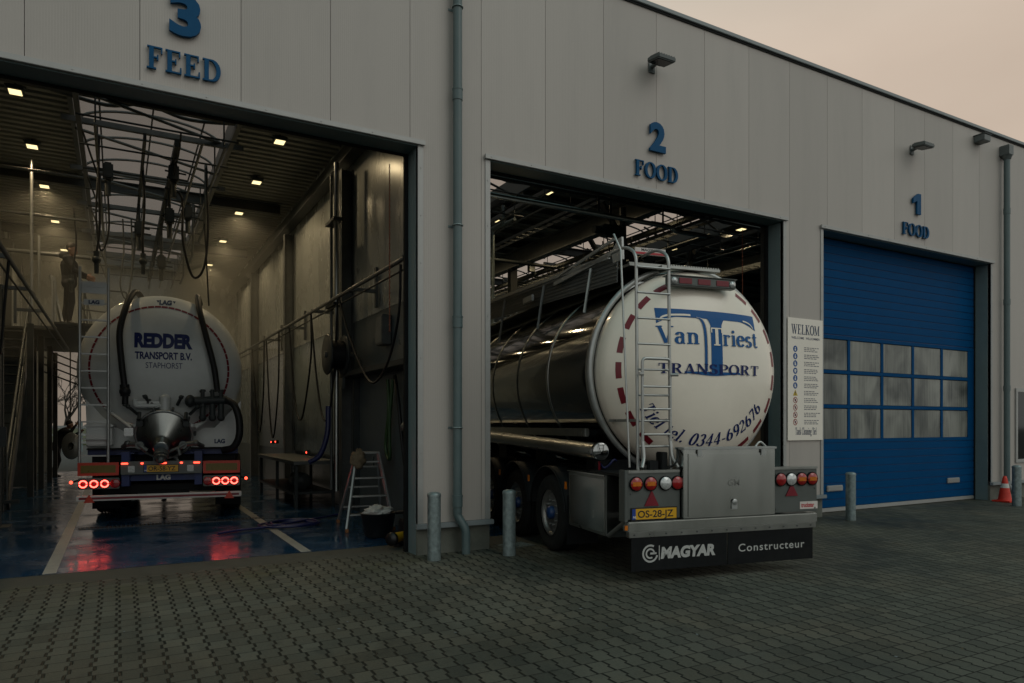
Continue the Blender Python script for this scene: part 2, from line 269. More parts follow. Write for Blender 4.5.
# ------------------------------------------------------------------ mesh builder
class MB:
    def __init__(s): s.v = []; s.f = []; s.sm = []; s.mi = []; s.cur = 0
    def add(s, vs, fs, smooth=False):
        o = len(s.v); s.v += [tuple(v) for v in vs]
        for f in fs: s.f.append([i + o for i in f]); s.sm.append(smooth); s.mi.append(s.cur)
        return s
    def box(s, x0, y0, z0, x1, y1, z1, bev=0, M=None):
        if x1 < x0: x0, x1 = x1, x0
        if y1 < y0: y0, y1 = y1, y0
        if z1 < z0: z0, z1 = z1, z0
        if bev <= 0:
            vs = [(x, y, z) for x in (x0, x1) for y in (y0, y1) for z in (z0, z1)]
            fs = [(0, 1, 3, 2), (4, 6, 7, 5), (0, 4, 5, 1), (2, 3, 7, 6), (0, 2, 6, 4), (1, 5, 7, 3)]
        else:
            bm = bmesh.new(); bmesh.ops.create_cube(bm, size=1)
            for v in bm.verts: v.co = Vector((x0 + (v.co.x + .5) * (x1 - x0), y0 + (v.co.y + .5) * (y1 - y0), z0 + (v.co.z + .5) * (z1 - z0)))
            bmesh.ops.bevel(bm, geom=bm.edges[:], offset=min(bev, .45 * min(x1 - x0, y1 - y0, z1 - z0)), segments=2, affect='EDGES')
            bm.verts.index_update(); vs = [v.co.copy() for v in bm.verts]; fs = [[v.index for v in f.verts] for f in bm.faces]; bm.free()
        if M is not None: vs = [M @ Vector(v) for v in vs]
        return s.add(vs, fs)
    def bar(s, p, q, wx, wz, bev=0, up=(0, 0, 1)):          # rectangular bar from p to q
        p, q = Vector(p), Vector(q); d = q - p; ln = d.length; d.normalize(); u = Vector(up)
        if abs(d.dot(u)) > .99: u = Vector((1, 0, 0))
        x = d.cross(u).normalized(); z = x.cross(d)
        M = Matrix(((x.x, d.x, z.x, p.x), (x.y, d.y, z.y, p.y), (x.z, d.z, z.z, p.z), (0, 0, 0, 1)))
        return s.box(-wx / 2, 0, -wz / 2, wx / 2, ln, wz / 2, bev, M)
    def tube(s, path, r, seg=10, caps=True, closed=False):
        P = [Vector(p) for p in path]; n = len(P)
        rs = r if isinstance(r, (list, tuple)) else [r] * n
        T = []
        for i in range(n):
            a = P[i - 1] if (i > 0 or closed) else P[i]; c = P[(i + 1) % n] if (i < n - 1 or closed) else P[i]
            T.append((c - a).normalized() if (c - a).length > 1e-9 else Vector((0, 0, 1)))
        u = Vector((0, 0, 1)) if abs(T[0].z) < .9 else Vector((1, 0, 0))
        u = (u - T[0] * u.dot(T[0])).normalized(); vs = []
        for i in range(n):
            u = (u - T[i] * u.dot(T[i])); u = u.normalized() if u.length > 1e-6 else Vector((1, 0, 0)); w_ = T[i].cross(u)
            for k in range(seg):
                a = 2 * math.pi * k / seg; vs.append(P[i] + (u * math.cos(a) + w_ * math.sin(a)) * rs[i])
        fs = []
        for i in range(n if closed else n - 1):
            j = (i + 1) % n
            for k in range(seg): fs.append((i * seg + k, i * seg + (k + 1) % seg, j * seg + (k + 1) % seg, j * seg + k))
        s.add(vs, fs, True)
        if caps and not closed:
            s.add(vs[:seg], [list(range(seg))[::-1]]); s.add(vs[-seg:], [list(range(seg))])
        return s
    def cyl(s, p, q, r, r2=None, seg=20): return s.tube([p, q], [r, r if r2 is None else r2], seg)
    def lathe(s, prof, axis='Y', c=(0, 0, 0), seg=48, smooth=True, a0=0, a1=360):    # prof: (radius, along)
        full = abs(a1 - a0) >= 359.9; n = seg if full else seg + 1; vs = []
        for (r, y) in prof:
            for k in range(n):
                a = R(a0 + (a1 - a0) * k / seg); ca, sa = math.cos(a) * r, math.sin(a) * r
                vs.append({'Y': (c[0] + ca, c[1] + y, c[2] + sa), 'X': (c[0] + y, c[1] + ca, c[2] + sa), 'Z': (c[0] + ca, c[1] + sa, c[2] + y)}[axis])
        fs = []
        for i in range(len(prof) - 1):
            for k in range(seg):
                k2 = (k + 1) % n; fs.append((i * n + k, i * n + k2, (i + 1) * n + k2, (i + 1) * n + k))
        return s.add(vs, fs, smooth)
    def prism(s, poly, d0, d1, plane='XZ'):       # polygon extruded along the missing axis
        def P(a, b_, d): return {'XZ': (a, d, b_), 'YZ': (d, a, b_), 'XY': (a, b_, d)}[plane]
        n = len(poly); vs = [P(a, b_, d0) for a, b_ in poly] + [P(a, b_, d1) for a, b_ in poly]
        fs = [list(range(n)), list(range(2 * n - 1, n - 1, -1))] + [(i, i + n, (i + 1) % n + n, (i + 1) % n) for i in range(n)]
        return s.add(vs, fs)
    def sphere(s, c, r, seg=14, rings=9, sc=(1, 1, 1)):
        prof = []; vs = []; fs = []
        for i in range(rings + 1):
            a = math.pi * i / rings
            for k in range(seg):
                b_ = 2 * math.pi * k / seg
                vs.append((c[0] + r * sc[0] * math.sin(a) * math.cos(b_), c[1] + r * sc[1] * math.sin(a) * math.sin(b_), c[2] + r * sc[2] * math.cos(a)))
        for i in range(rings):
            for k in range(seg): fs.append((i * seg + k, i * seg + (k + 1) % seg, (i + 1) * seg + (k + 1) % seg, (i + 1) * seg + k))
        return s.add(vs, fs, True)
    def build(s, name, mat, parent=None, label=None, loc=None):
        me = bpy.data.meshes.new(name); me.from_pydata(s.v, [], s.f)
        me.polygons.foreach_set('use_smooth', s.sm)
        ml = mat if isinstance(mat, (list, tuple)) else [mat]
        for m_ in ml: me.materials.append(MATS[m_])
        if len(ml) > 1: me.polygons.foreach_set('material_index', s.mi)
        me.validate(); me.update()
        bm = bmesh.new(); bm.from_mesh(me); bmesh.ops.recalc_face_normals(bm, faces=bm.faces[:]); bm.to_mesh(me); bm.free()
        o = bpy.data.objects.new(name, me); COL.objects.link(o)
        if parent: o.parent = parent
        if label: o['label'] = label
        if loc: o.location = loc
        return o

def tag(o, label=None, cat=None, group=None, kind=None):
    if label: o['label'] = label
    if cat: o['category'] = cat
    if group: o['group'] = group
    if kind: o['kind'] = kind
    return o
def thing(name, label, cat, loc=(0, 0, 0), rz=0, group=None):
    o = bpy.data.objects.new(name, None); o.empty_display_size = .2; COL.objects.link(o)
    o.location = loc; o.rotation_euler = (0, 0, rz)
    return tag(o, label, cat, group)
def dup(root, loc, rz=0, label=None, parent=None):
    r = root.copy(); COL.objects.link(r); r.location = loc; r.rotation_euler = (0, 0, rz)
    if label: r['label'] = label
    if parent: r.parent = parent
    for ch in list(root.children):
        c = ch.copy(); COL.objects.link(c); c.parent = r
        for g in list(ch.children):
            d = g.copy(); COL.objects.link(d); d.parent = c
    return r
def structure(o): o['kind'] = 'structure'; return o
def catenary(p, q, sag, n=18, sway=0):
    p, q = Vector(p), Vector(q); r_ = []
    for i in range(n + 1):
        u = i / n; v = p.lerp(q, u); v.z -= sag * 4 * u * (1 - u); v.x += sway * math.sin(u * 7); r_.append(v)
    return r_
def rnd_path(pts, rad=.08, n=5):                     # polyline with rounded corners
    P = [Vector(p) for p in pts]; o = [P[0]]
    for i in range(1, len(P) - 1):
        a, b_, c = P[i - 1], P[i], P[i + 1]; d0 = min(rad, (a - b_).length * .45); d1 = min(rad, (c - b_).length * .45)
        s0 = b_ + (a - b_).normalized() * d0; s1 = b_ + (c - b_).normalized() * d1
        for k in range(n + 1):
            u = k / n; o.append(s0 * (1 - u) ** 2 + b_ * 2 * u * (1 - u) + s1 * u * u)
    o.append(P[-1]); return o
def spline(pts, n=6):                                # Catmull-Rom through pts
    P = [Vector(p) for p in pts]; P = [P[0] * 2 - P[1]] + P + [P[-1] * 2 - P[-2]]; o = []
    for i in range(1, len(P) - 2):
        for k in range(n):
            u = k / n; a, b_, c, d = P[i - 1], P[i], P[i + 1], P[i + 2]
            o.append(.5 * ((2 * b_) + (c - a) * u + (2 * a - 5 * b_ + 4 * c - d) * u * u + (3 * b_ - a - 3 * c + d) * u ** 3))
    o.append(P[-2]); return o

# ------------------------------------------------------------------ lettering
def arc(cx, cy_, rx, ry, a0, a1, n=16): return [(cx + rx * math.cos(R(a0 + (a1 - a0) * i / n)), cy_ + ry * math.sin(R(a0 + (a1 - a0) * i / n))) for i in range(n + 1)]
def ln(x0, y0, x1, y1, n=5): return [(x0 + (x1 - x0) * i / n, y0 + (y1 - y0) * i / n) for i in range(n + 1)]
TK, TN = .185, .065
def V(x, y0, y1, w_=TK): return (ln(x, y0, x, y1), w_)
def Hh(x0, x1, y, w_=TN): return (ln(x0, y, x1, y), w_)
def S(x, y=.03, h=.19): return Hh(x - h, x + h, y)
def cst(pts): return (pts, 'c')
GL = {
 'F': (.70, [V(.2, 0, 1), S(.2), Hh(.03, .64, .97), V(.61, .72, 1, .06), Hh(.2, .46, .52), V(.45, .40, .64, .06)]),
 'E': (.74, [V(.2, 0, 1), Hh(.03, .68, .03), Hh(.03, .64, .97), V(.61, .74, 1, .06), V(.655, 0, .28, .06), Hh(.2, .46, .52), V(.45, .40, .64, .06)]),
 'D': (.84, [V(.2, 0, 1), cst(ln(.03, .97, .38, .97) + arc(.38, .5, .33, .47, 90, -90, 20) + ln(.38, .03, .03, .03))]),
 'O': (.86, [cst(arc(.43, .5, .33, .485, 0, 360, 32))]),
 'V': (.82, [(ln(.14, 1, .43, .02), TK * .95), (ln(.43, .02, .69, 1), .07), S(.14, .97, .15), S(.69, .97, .13)]),
 'T': (.78, [V(.39, 0, 1), S(.39), Hh(.05, .73, .97), V(.08, .72, 1, .06), V(.70, .72, 1, .06)]),
 'R': (.84, [V(.2, 0, 1), S(.2), cst(ln(.03, .97, .38, .97) + arc(.38, .74, .24, .23, 90, -90, 14) + ln(.38, .5, .2, .5)), (ln(.42, .5, .68, .03), TK * .9), S(.72, .03, .12)]),
 'A': (.84, [(ln(.12, .02, .41, .98), .07), (ln(.41, .98, .68, .02), TK * .95), Hh(.24, .57, .33), S(.12, .03, .12), S(.69, .03, .15)]),
 'N': (.88, [V(.15, 0, 1, .07), (ln(.15, .98, .72, .02), TK * .95), V(.72, 0, 1, .07), S(.15, .03, .14), S(.72, .97, .14), S(.1, .97, .1)]),
 'S': (.66, [cst(arc(.32, .74, .21, .225, 20, 270, 18) + arc(.32, .27, .235, .245, 90, -165, 18)), V(.54, .72, .98, .06), V(.08, .02, .3, .06)]),
 'P': (.72, [V(.2, 0, 1), S(.2), cst(ln(.03, .97, .38, .97) + arc(.38, .72, .26, .25, 90, -90, 14) + ln(.38, .47, .2, .47))]),
 'W': (1.14, [(ln(.12, 1, .36, .02), TK * .9), (ln(.36, .02, .55, .95), .07), (ln(.52, 1, .78, .02), TK * .9), (ln(.78, .02, 1.0, 1), .07), S(.12, .97, .13), S(.52, .97, .13), S(1.0, .97, .12)]),
 'L': (.70, [V(.2, 0, 1), S(.2, .97), Hh(.03, .66, .03), V(.635, 0, .3, .06)]),
 'K': (.84, [V(.2, 0, 1), S(.2), S(.2, .97), (ln(.24, .42, .66, .97), .075), (ln(.36, .56, .7, .03), TK * .9), S(.66, .97, .13), S(.72, .03, .13)]),
 'M': (1.02, [V(.14, 0, 1, .07), (ln(.16, .98, .49, .04), TK * .9), (ln(.49, .04, .82, .98), .07), V(.84, 0, 1), S(.14, .03, .13), S(.84, .03, .16), S(.1, .97, .09), S(.88, .97, .12)]),
 'C': (.76, [cst(arc(.42, .5, .33, .485, 48, 318, 26)), V(.65, .68, .98, .06)]),
 'a': (.56, [V(.4, .03, .46, .15), cst(arc(.25, .46, .15, .18, 165, 0, 12)), cst(arc(.24, .2, .155, .18, 60, 330, 16)), (arc(.47, .1, .08, .08, 180, 300, 6), .07)]),
 'n': (.68, [V(.17, 0, .66, .16), S(.17, .03, .15), Hh(.03, .17, .63), cst(arc(.335, .43, .17, .2, 175, 0, 12)), V(.505, 0, .45, .16), S(.505, .03, .15)]),
 'r': (.50, [V(.17, 0, .66, .16), S(.17, .03, .15), Hh(.03, .17, .63), (arc(.34, .44, .16, .18, 170, 60, 8), .08), (arc(.415, .575, .03, .03, 0, 360, 8), .07)]),
 'i': (.34, [V(.17, 0, .66, .16), S(.17, .03, .15), Hh(.03, .17, .63), (arc(.16, .87, .045, .045, 0, 360, 10), .1)]),
 'l': (.34, [V(.17, 0, 1.02, .16), S(.17, .03, .15), Hh(.03, .17, .99)]),
 'e': (.56, [cst(arc(.28, .33, .21, .31, 5, 325, 22)), Hh(.1, .49, .37)]),
 's': (.48, [cst(arc(.235, .485, .14, .15, 25, 270, 14) + arc(.235, .175, .16, .16, 90, -160, 14))]),
 't': (.42, [V(.19, .14, .86, .15), Hh(.03, .37, .63), (arc(.29, .14, .1, .11, 180, 330, 8), .09)]),
 'k': (.66, [V(.17, 0, 1.02, .16), S(.17, .03, .15), Hh(.03, .17, .99), (ln(.22, .26, .5, .63), .07), (ln(.3, .36, .54, .03), .15), S(.55, .03, .1), S(.5, .63, .1)]),
 'g': (.58, [cst(arc(.26, .43, .17, .2, 0, 360, 20)), cst(arc(.28, -.08, .2, .14, 0, 360, 18)), (ln(.14, .22, .3, .05), .08), Hh(.38, .54, .6)]),
 '.': (.28, [(arc(.13, .08, .045, .045, 0, 360, 10), .09)]),
 '-': (.40, [Hh(.05, .33, .32, .1)]),
 '0': (.66, [cst(arc(.32, .5, .235, .475, 0, 360, 30))]),
 '3': (.62, [cst(arc(.28, .745, .19, .225, 160, -90, 16) + arc(.27, .265, .235, .245, 90, -165, 18))]),
 '4': (.66, [V(.42, 0, 1, .16), (ln(.06, .29, .4, .96), .07), Hh(.04, .6, .27, .09)]),
 '6': (.64, [cst(arc(.33, .3, .22, .28, 0, 360, 24)), cst(arc(.44, .36, .33, .6, 105, 190, 14))]),
 '9': (.64, [cst(arc(.31, .7, .22, .28, 0, 360, 24)), cst(arc(.2, .64, .33, .6, 10, -75, 14))]),
 '2': (.62, [cst(arc(.29, .72, .2, .24, 170, -35, 16)), (ln(.44, .58, .08, .08), .08), Hh(.05, .56, .06, .12), V(.545, .06, .24, .05)]),
 '7': (.60, [Hh(.05, .56, .92, .13), V(.07, .72, .97, .05), (ln(.53, .88, .24, 0), .14)]),
 ' ': (.32, []),
}
def ribbon(pts, w_):
    """two offset edges of a stroke"""
    n = len(pts); A = []; B = []; closed = math.dist(pts[0], pts[-1]) < 1e-6
    for i in range(n):
        a = pts[i - 1] if i else (pts[-2] if closed else pts[0]); c = pts[i + 1] if i < n - 1 else (pts[1] if closed else pts[-1])
        dx, dy = c[0] - a[0], c[1] - a[1]; l_ = math.hypot(dx, dy) or 1
        ww = (TN + (TK - TN) * abs(dy / l_) ** 1.4) if w_ == 'c' else w_
        nx, ny = -dy / l_ * ww / 2, dx / l_ * ww / 2
        A.append((pts[i][0] + nx, pts[i][1] + ny)); B.append((pts[i][0] - nx, pts[i][1] - ny))
    return A, B
def serif(mb, text, size, fn, gap=.06, shear=0, depth=0, step=.0004, xs=1):
    """fn(x, y, d) -> 3D point; x along the line, y up, d towards the reader"""
    x = 0; k = 0
    for ch in text:
        adv, st = GL[ch]
        for pts, w_ in st:
            A, B = ribbon(pts, w_); k = (k + 1) % 7; d1 = depth + k * step
            f = lambda p, d: fn((x + (p[0] + shear * p[1]) * xs) * size, p[1] * size, d)
            n = len(A); vs = [f(p, d1) for p in A] + [f(p, d1) for p in B]
            fs = [(i, i + 1, n + i + 1, n + i) for i in range(n - 1)]; mb.add(vs, fs)
            if depth:
                for E in (A, B):
                    vs = [f(p, d1) for p in E] + [f(p, 0) for p in E]; mb.add(vs, fs)
                for j in (0, n - 1):
                    mb.add([f(A[j], d1), f(B[j], d1), f(B[j], 0), f(A[j], 0)], [(0, 1, 2, 3)])
        x += (adv + gap) * xs
    return x * size
def serif_width(text, size, gap=.06, xs=1): return sum((GL[c][0] + gap) * xs for c in text) * size
def sans(mb, text, size, fn, bold=0.0, depth=0, spacing=1.0, align='LEFT', shear=0, width=None):
    cu = bpy.data.curves.new('t', 'FONT'); cu.body = text; cu.size = size / .729; cu.offset = bold * size; cu.extrude = depth / 2
    cu.space_character = spacing; cu.align_x = align; cu.shear = shear; cu.resolution_u = 4
    o = bpy.data.objects.new('t', cu); COL.objects.link(o); bpy.context.view_layer.update()
    me = bpy.data.meshes.new_from_object(o.evaluated_get(bpy.context.evaluated_depsgraph_get()))
    vs = [v.co.copy() for v in me.vertices]
    if width and vs:
        x0 = min(v.x for v in vs); x1 = max(v.x for v in vs); kx = width / (x1 - x0)
        for v in vs: v.x = (v.x - x0) * kx
    mb.add([fn(v.x, v.y, v.z + depth / 2) for v in vs], [list(p.vertices) for p in me.polygons])
    bpy.data.objects.remove(o); bpy.data.curves.remove(cu); bpy.data.meshes.remove(me)

# ------------------------------------------------------------------ ground
structure(MB().box(-400, -400, -.6, 400, 600, -.03).build('ground', 'asphalt'))
structure(MB().add([(-45, -45, 0), (60, -45, 0), (60, .33, 0), (-45, .33, 0)], [(0, 1, 2, 3)]).build('paved_yard', 'pavers'))
structure(MB().add([(-2.7, .33, 0), (17, .33, 0), (17, .92, 0), (-2.7, .92, 0)], [(0, 1, 2, 3)]).build('concrete_threshold', 'threshold'))
structure(MB().add([(-2.8, .92, .002), (25.8, .92, .002), (25.8, 21.1, .002), (-2.8, 21.1, .002)], [(0, 1, 2, 3)]).build('bay_floor', 'floor_blue'))
structure(MB().box(-.73, .95, .004, -.60, 20, .006).box(2.07, .95, .004, 2.20, 20, .006).build('floor_markings', 'line_paint'))

# ------------------------------------------------------------------ wash hall
DOORS = [(-2.26, 3.30), (4.33, 10.03), (11.08, 16.65)]
DH, EAVE, REC = 5.18, 8.02, .31
XL, XR, YB = -9.8, 26.2, 21.2
CEN = [.63, 7.19, 13.86]
hall = thing('wash_hall', 'long flat-roofed truck wash hall clad in pale grey panels with three tall door bays', 'building', (0, 0, 0))
fac = MB()
seams = [.2 + k for k in range(-10, 27)]
for x0, x1 in zip([XL] + seams, seams + [XR]):
    if x1 <= x0: continue
    a, c = x0 + .003, x1 - .003; poly = None
    for d0, d1 in DOORS:
        if d0 <= x0 and x1 <= d1: poly = [(a, DH), (c, DH), (c, EAVE), (a, EAVE)]
        elif x0 < d0 < x1: poly = [(a, .40), (d0, .40), (d0, DH), (c, DH), (c, EAVE), (a, EAVE)]
        elif x0 < d1 < x1: poly = [(d1, .40), (c, .40), (c, EAVE), (a, EAVE), (a, DH), (d1, DH)]
    fac.prism(poly or [(a, .40), (c, .40), (c, EAVE), (a, EAVE)], 0, .06)
fac.build('facade_cladding', 'cladding', hall)
back = MB()          # dark backing behind the panel joints, also the core of the piers
edges = [XL] + [e for d in DOORS for e in d] + [XR]
for i in range(0, len(edges), 2): back.box(edges[i] + .004, .061, .0, edges[i + 1] - .004, .30, EAVE - .02)
for d0, d1 in DOORS: back.box(d0, .061, DH + .004, d1, .30, EAVE - .02)
back.build('seam_backing', 'seam', hall)
cop = MB().box(XL - .05, -.05, EAVE - .015, XR + .05, .34, EAVE + .05, .006)
cop.build('roof_coping', 'pvc_grey', hall)
MB().box(XL, -.02, EAVE - .045, XR, -.001, EAVE - .016).build('shade_strip', 'black_seam_shade', hall)  # solid black strip on the cladding, paints the shade line below the coping
for i in range(0, len(edges), 2):
    a, c = edges[i], edges[i + 1]
    p_ = MB().box(a + .002, .012, -.02, c - .002, .30, .334)
    p_.build('plinth', 'concrete', hall)
    f_ = MB().box(a - .03, -.065, .335, c + .03, .0, .398, .006)
    f_.build('plinth_flashing', 'pvc_grey', hall)
for d0, d1 in DOORS:
    tr = MB().box(d0 - .075, -.014, .40, d0, .055, DH + .06, .003).box(d1, -.014, .40, d1 + .075, .055, DH + .06, .003)
    tr.box(d0 - .09, -.05, DH, d1 + .09, -.0145, DH + .062, .004)
    for k in range(8):
        for x in (d0 - .04, d1 + .04): tr.cyl((x, -.015, .7 + .6 * k), (x, -.021, .7 + .6 * k), .008, seg=8)
    n_ = int((d1 - d0) / .62)
    for k in range(n_ + 1): tr.cyl((d0 + k * .62, -.05, DH + .03), (d0 + k * .62, -.056, DH + .03), .008, seg=8)
    o = tr.build('door_surround', 'alu_trim', hall)
    rv = MB().box(d0 - .02, .056, 0, d0 + .004, REC, DH).box(d1 - .004, .056, 0, d1 + .02, REC, DH).box(d0 + .004, .0, DH - .012, d1 - .004, REC, DH - .001)
    rv.build('door_reveal', 'reveal', hall)
    sl = MB().box(d0 + .005, REC, 0, d0 + .05, REC + .06, DH).box(d1 - .05, REC, 0, d1 - .005, REC + .06, DH).box(d0 + .05, REC, DH - .03, d1 - .05, REC + .06, DH)
    sl.build('door_seal', 'rubber', hall)
    gd = MB()
    for x in (d0 - .06, d1 + .06): gd.bar((x, REC + .16, 0), (x, REC + .16, 7.0), .09, .06)
    gd.tube([(d0, REC + .4, 5.55), (d1, REC + .4, 5.55)], .03, 8)
    gd.build('door_guide', 'steel_dark', hall)
# inner lining of the facade wall, side walls, partition, back wall
wl = MB()
for i in range(0, len(edges), 2): wl.box(max(edges[i], -2.9) + .02 * (i > 0), .301, 0, min(edges[i + 1], 25.9) - .02, .36, 7.3) if edges[i + 1] > -2.9 else None
for d0, d1 in DOORS: wl.box(d0 - .03, .302, DH + .01, d1 + .03, .358, 7.3)
wl.build('front_lining', 'wall_dark_in', hall)
MB().box(XL, .301, -.02, -9.6, YB, EAVE - .1).build('end_wall', 'cladding', hall); MB().box(XR - .2, .301, -.02, XR, YB, EAVE - .1).build('end_wall', 'cladding', hall)
lw = MB().box(-3.05, .361, 0, -2.85, YB - .2, 7.55); lw.build('side_wall', 'wall_panel_in', hall)
MB().box(-2.849, .37, 0, -2.81, 20.9, 3.6).build('wall_wainscot', 'wall_dark_in', hall)
pw = MB(); pl_ = MB()
ys = [.37, 5.2, 10.5, 15.8, 20.99]
for a, c in zip(ys, ys[1:]):
    n_ = 5
    for k in range(n_):
        y0 = a + (c - a) * k / n_; y1 = a + (c - a) * (k + 1) / n_
        pw.box(4.0, y0 + .003, 3.64, 4.16, y1 - .003, 7.55)
        (pl_.box(4.0, y0 + .003, 1.0, 4.16, y1 - .003, 3.63) if a > 5 else None)
pw.build('partition_wall', 'wall_panel_in', hall); pl_.build('partition_lower_panel', 'wall_lower_in', hall)
pd = MB().box(4.002, .37, 0, 4.158, 5.19, 3.635).box(4.02, 5.2, 0, 4.14, 20.99, .995); pd.build('partition_base', 'wall_dark_in', hall)
bw = MB().box(XL, 21, 0, -2.1, YB, EAVE - .1).box(-2.1, 21, 5.0, 2.45, YB, EAVE - .1).box(2.45, 21, 0, XR, YB, EAVE - .1); bw.build('rear_wall', 'wall_panel_in', hall)
# roof deck: trapezoidal sheet, ribs across the hall, with barrel skylights over each bay
def deck(x0, x1, y0, y1):
    prof = []; y = y0
    while y < y1 - .001:
        for dy, z in ((0, 7.36), (.12, 7.36), (.15, 7.44), (.22, 7.44), (.25, 7.36)):
            if y + dy <= y1: prof.append((y + dy, z))
        y += .25
    vs = [(x, yy, zz) for x in (x0, x1) for yy, zz in prof]; n = len(prof)
    return vs, [(i, i + 1, n + i + 1, n + i) for i in range(n - 1)]
dk = MB(); xs_ = [XL] + [c + s for c in CEN for s in (-1.36, 1.36)] + [XR]
for i in range(0, len(xs_), 2): dk.add(*deck(xs_[i], xs_[i + 1], 1.75, 20.25))
dk.add(*deck(XL, XR, .25, 1.75)); dk.add(*deck(XL, XR, 20.25, 21.25))
dk.build('roof_deck', 'deck', hall)
rf = MB()
for i in range(0, len(xs_), 2): rf.box(xs_[i], 1.7, 7.5, xs_[i + 1], 20.3, 7.62)
rf.box(XL, .301, 7.5, XR, 1.7, 7.62).box(XL, 20.3, 7.5, XR, 21.2, 7.62); rf.build('roof', 'asphalt', hall)
for c in CEN:
    cb_ = MB()
    for sx in (-1, 1): cb_.box(c + sx * 1.36 - .04, 1.75, 7.30, c + sx * 1.36 + .04, 20.25, 7.75)
    for y in (1.72, 20.28): cb_.box(c - 1.3, y - .03, 7.3, c + 1.3, y + .03, 7.75)
    sk = cb_.build('skylight', 'lamp_grey', hall)
    sh = MB(); n = 18
    vs = [(c + 1.36 * math.cos(math.pi * k / n), y, 7.72 + .40 * math.sin(math.pi * k / n)) for y in (1.75, 20.25) for k in range(n + 1)]
    sh.add(vs, [(k, k + 1, n + 2 + k, n + 1 + k) for k in range(n)], True)
    for y in (1.75, 20.25): sh.add([(c + 1.36 * math.cos(math.pi * k / n), y, 7.72 + .40 * math.sin(math.pi * k / n)) for k in range(n + 1)], [list(range(n + 1))])
    sh.build('glazing', 'skylight_sheet', sk)
    rb = MB()
    for j in range(13):
        y = 2.2 + j * 1.48
        rb.tube([(c + 1.34 * math.cos(math.pi * k / n), y, 7.70 + .38 * math.sin(math.pi * k / n)) for k in range(n + 1)], .028, 6)
    for a in (45, 90, 135): rb.tube([(c + 1.34 * math.cos(R(a)), 1.8, 7.69 + .38 * math.sin(R(a))), (c + 1.34 * math.cos(R(a)), 20.2, 7.69 + .38 * math.sin(R(a)))], .02, 6)
    rb.build('rib', 'steel_mid', sk)
def ibeam(mb, p, q, h, wd, tf=.02):
    p, q = Vector(p), Vector(q)
    mb.bar(p, q, .014, h - 2 * tf - .002); mb.bar(p + Vector((0, 0, h / 2 - tf / 2)), q + Vector((0, 0, h / 2 - tf / 2)), wd, tf); mb.bar(p - Vector((0, 0, h / 2 - tf / 2)), q - Vector((0, 0, h / 2 - tf / 2)), wd, tf)
for y in (5.2, 10.5, 15.8):
    m_ = MB(); ibeam(m_, (-2.84, y, 7.2), (3.66, y, 7.2), .24, .16); ibeam(m_, (4.17, y, 7.2), (25.9, y, 7.2), .24, .16); m_.build('roof_beam', 'steel_dark', hall)
m_ = MB(); m_.box(3.76, .37, 6.72, 3.99, 20.98, 6.98, .01); m_.box(3.72, .37, 6.69, 3.95, 20.98, 6.718); m_.build('eaves_beam', 'steel_dark', hall)
m_ = MB(); m_.box(4.17, .37, 6.62, 4.46, 20.98, 7.1, .01); m_.build('eaves_beam', 'steel_mid', hall)
for xx in (10.55, 17.2):
    m_ = MB(); ibeam(m_, (xx, .4, 6.68), (xx, 20.9, 6.68), .5, .25); m_.build('eaves_beam', 'steel_mid', hall)
    for y in (5.2, 10.5, 15.8):
        m_ = MB(); m_.box(xx - .11, y - .11, 0, xx + .11, y - .095, 6.42).box(xx - .11, y + .095, 0, xx + .11, y + .11, 6.42).box(xx - .008, y - .094, 0, xx + .008, y + .094, 6.42); m_.build('column', 'steel_dark', hall)
for y in (5.2, 10.5, 15.8):
    m_ = MB(); m_.box(3.76, y - .09, 0, 3.775, y + .09, 6.6).box(3.975, y - .09, 0, 3.99, y + .09, 6.6).box(3.776, y - .008, 0, 3.974, y + .008, 6.6)
    m_.build('column', 'steel_mid', hall)
    m_ = MB(); m_.box(-2.80, y - .12, 0, -2.60, y + .12, 6.85); m_.build('column', 'steel_dark', hall)
for y in [2.2 + 1.06 * k for k in range(0, 17)]:      # sheeting rails across bays 1 and 2, seen under the deck
    for a, c in ((4.47, 5.82), (8.56, 12.49), (15.23, 25.9)): MB().bar((a, y, 7.28), (c, y, 7.28), .06, .12).build('purlin', 'steel_mid', hall)
# sectional door of the shuttered bay
d0, d1 = DOORS[2]; y0, y1 = .325, .37
m_ = MB(); z = .09
strips = [.09 + .1525 * k for k in range(8)] + [3.36 + .1525 * k for k in range(12)]
for z in strips: m_.box(d0 + .01, y0, z + .004, d1 - .01, y1, z + .1485, .006)
wx = [11.28 + 1.035 * k for k in range(5)]; wz = [(1.40, 1.945), (2.055, 2.60), (2.71, 3.255)]
zz = 1.313
for z in (1.313, 1.968, 2.623, 3.278):
    m_.box(d0 + .01, y0 - .004, z, d1 - .01, y1, z + (.07 if z not in (1.313, 3.278) else .074), .006)
for (a, c) in wz:
    for x in [d0 + .01] + [xx + .955 for xx in wx]: m_.box(x, y0 - .002, a - .02, x + (.19 if x < d0 + .1 else (.08 if x < 16 else d1 - .012 - x)), y1, c + .025, .004)
door = m_.build('sectional_door', 'door_blue', hall, 'closed blue sectional door with three rows of fogged windows')
MB().box(d0 + .01, y0 + .012, .10, d1 - .01, y1 - .005, 1.32).box(d0 + .01, y0 + .012, 3.30, d1 - .01, y1 - .005, 5.18).build('door_core', 'chassis_blue', door)
for (a, c) in wz:
    for x in wx:
        MB().box(x - .004, y0 + .012, a - .01, x + .962, y0 + .022, c + .012).build('window', 'fog_glass', door)
MB().box(d0 + .01, y0 - .006, .012, d1 - .01, y1, .088, .008).build('bottom_seal', 'alu_trim', door)
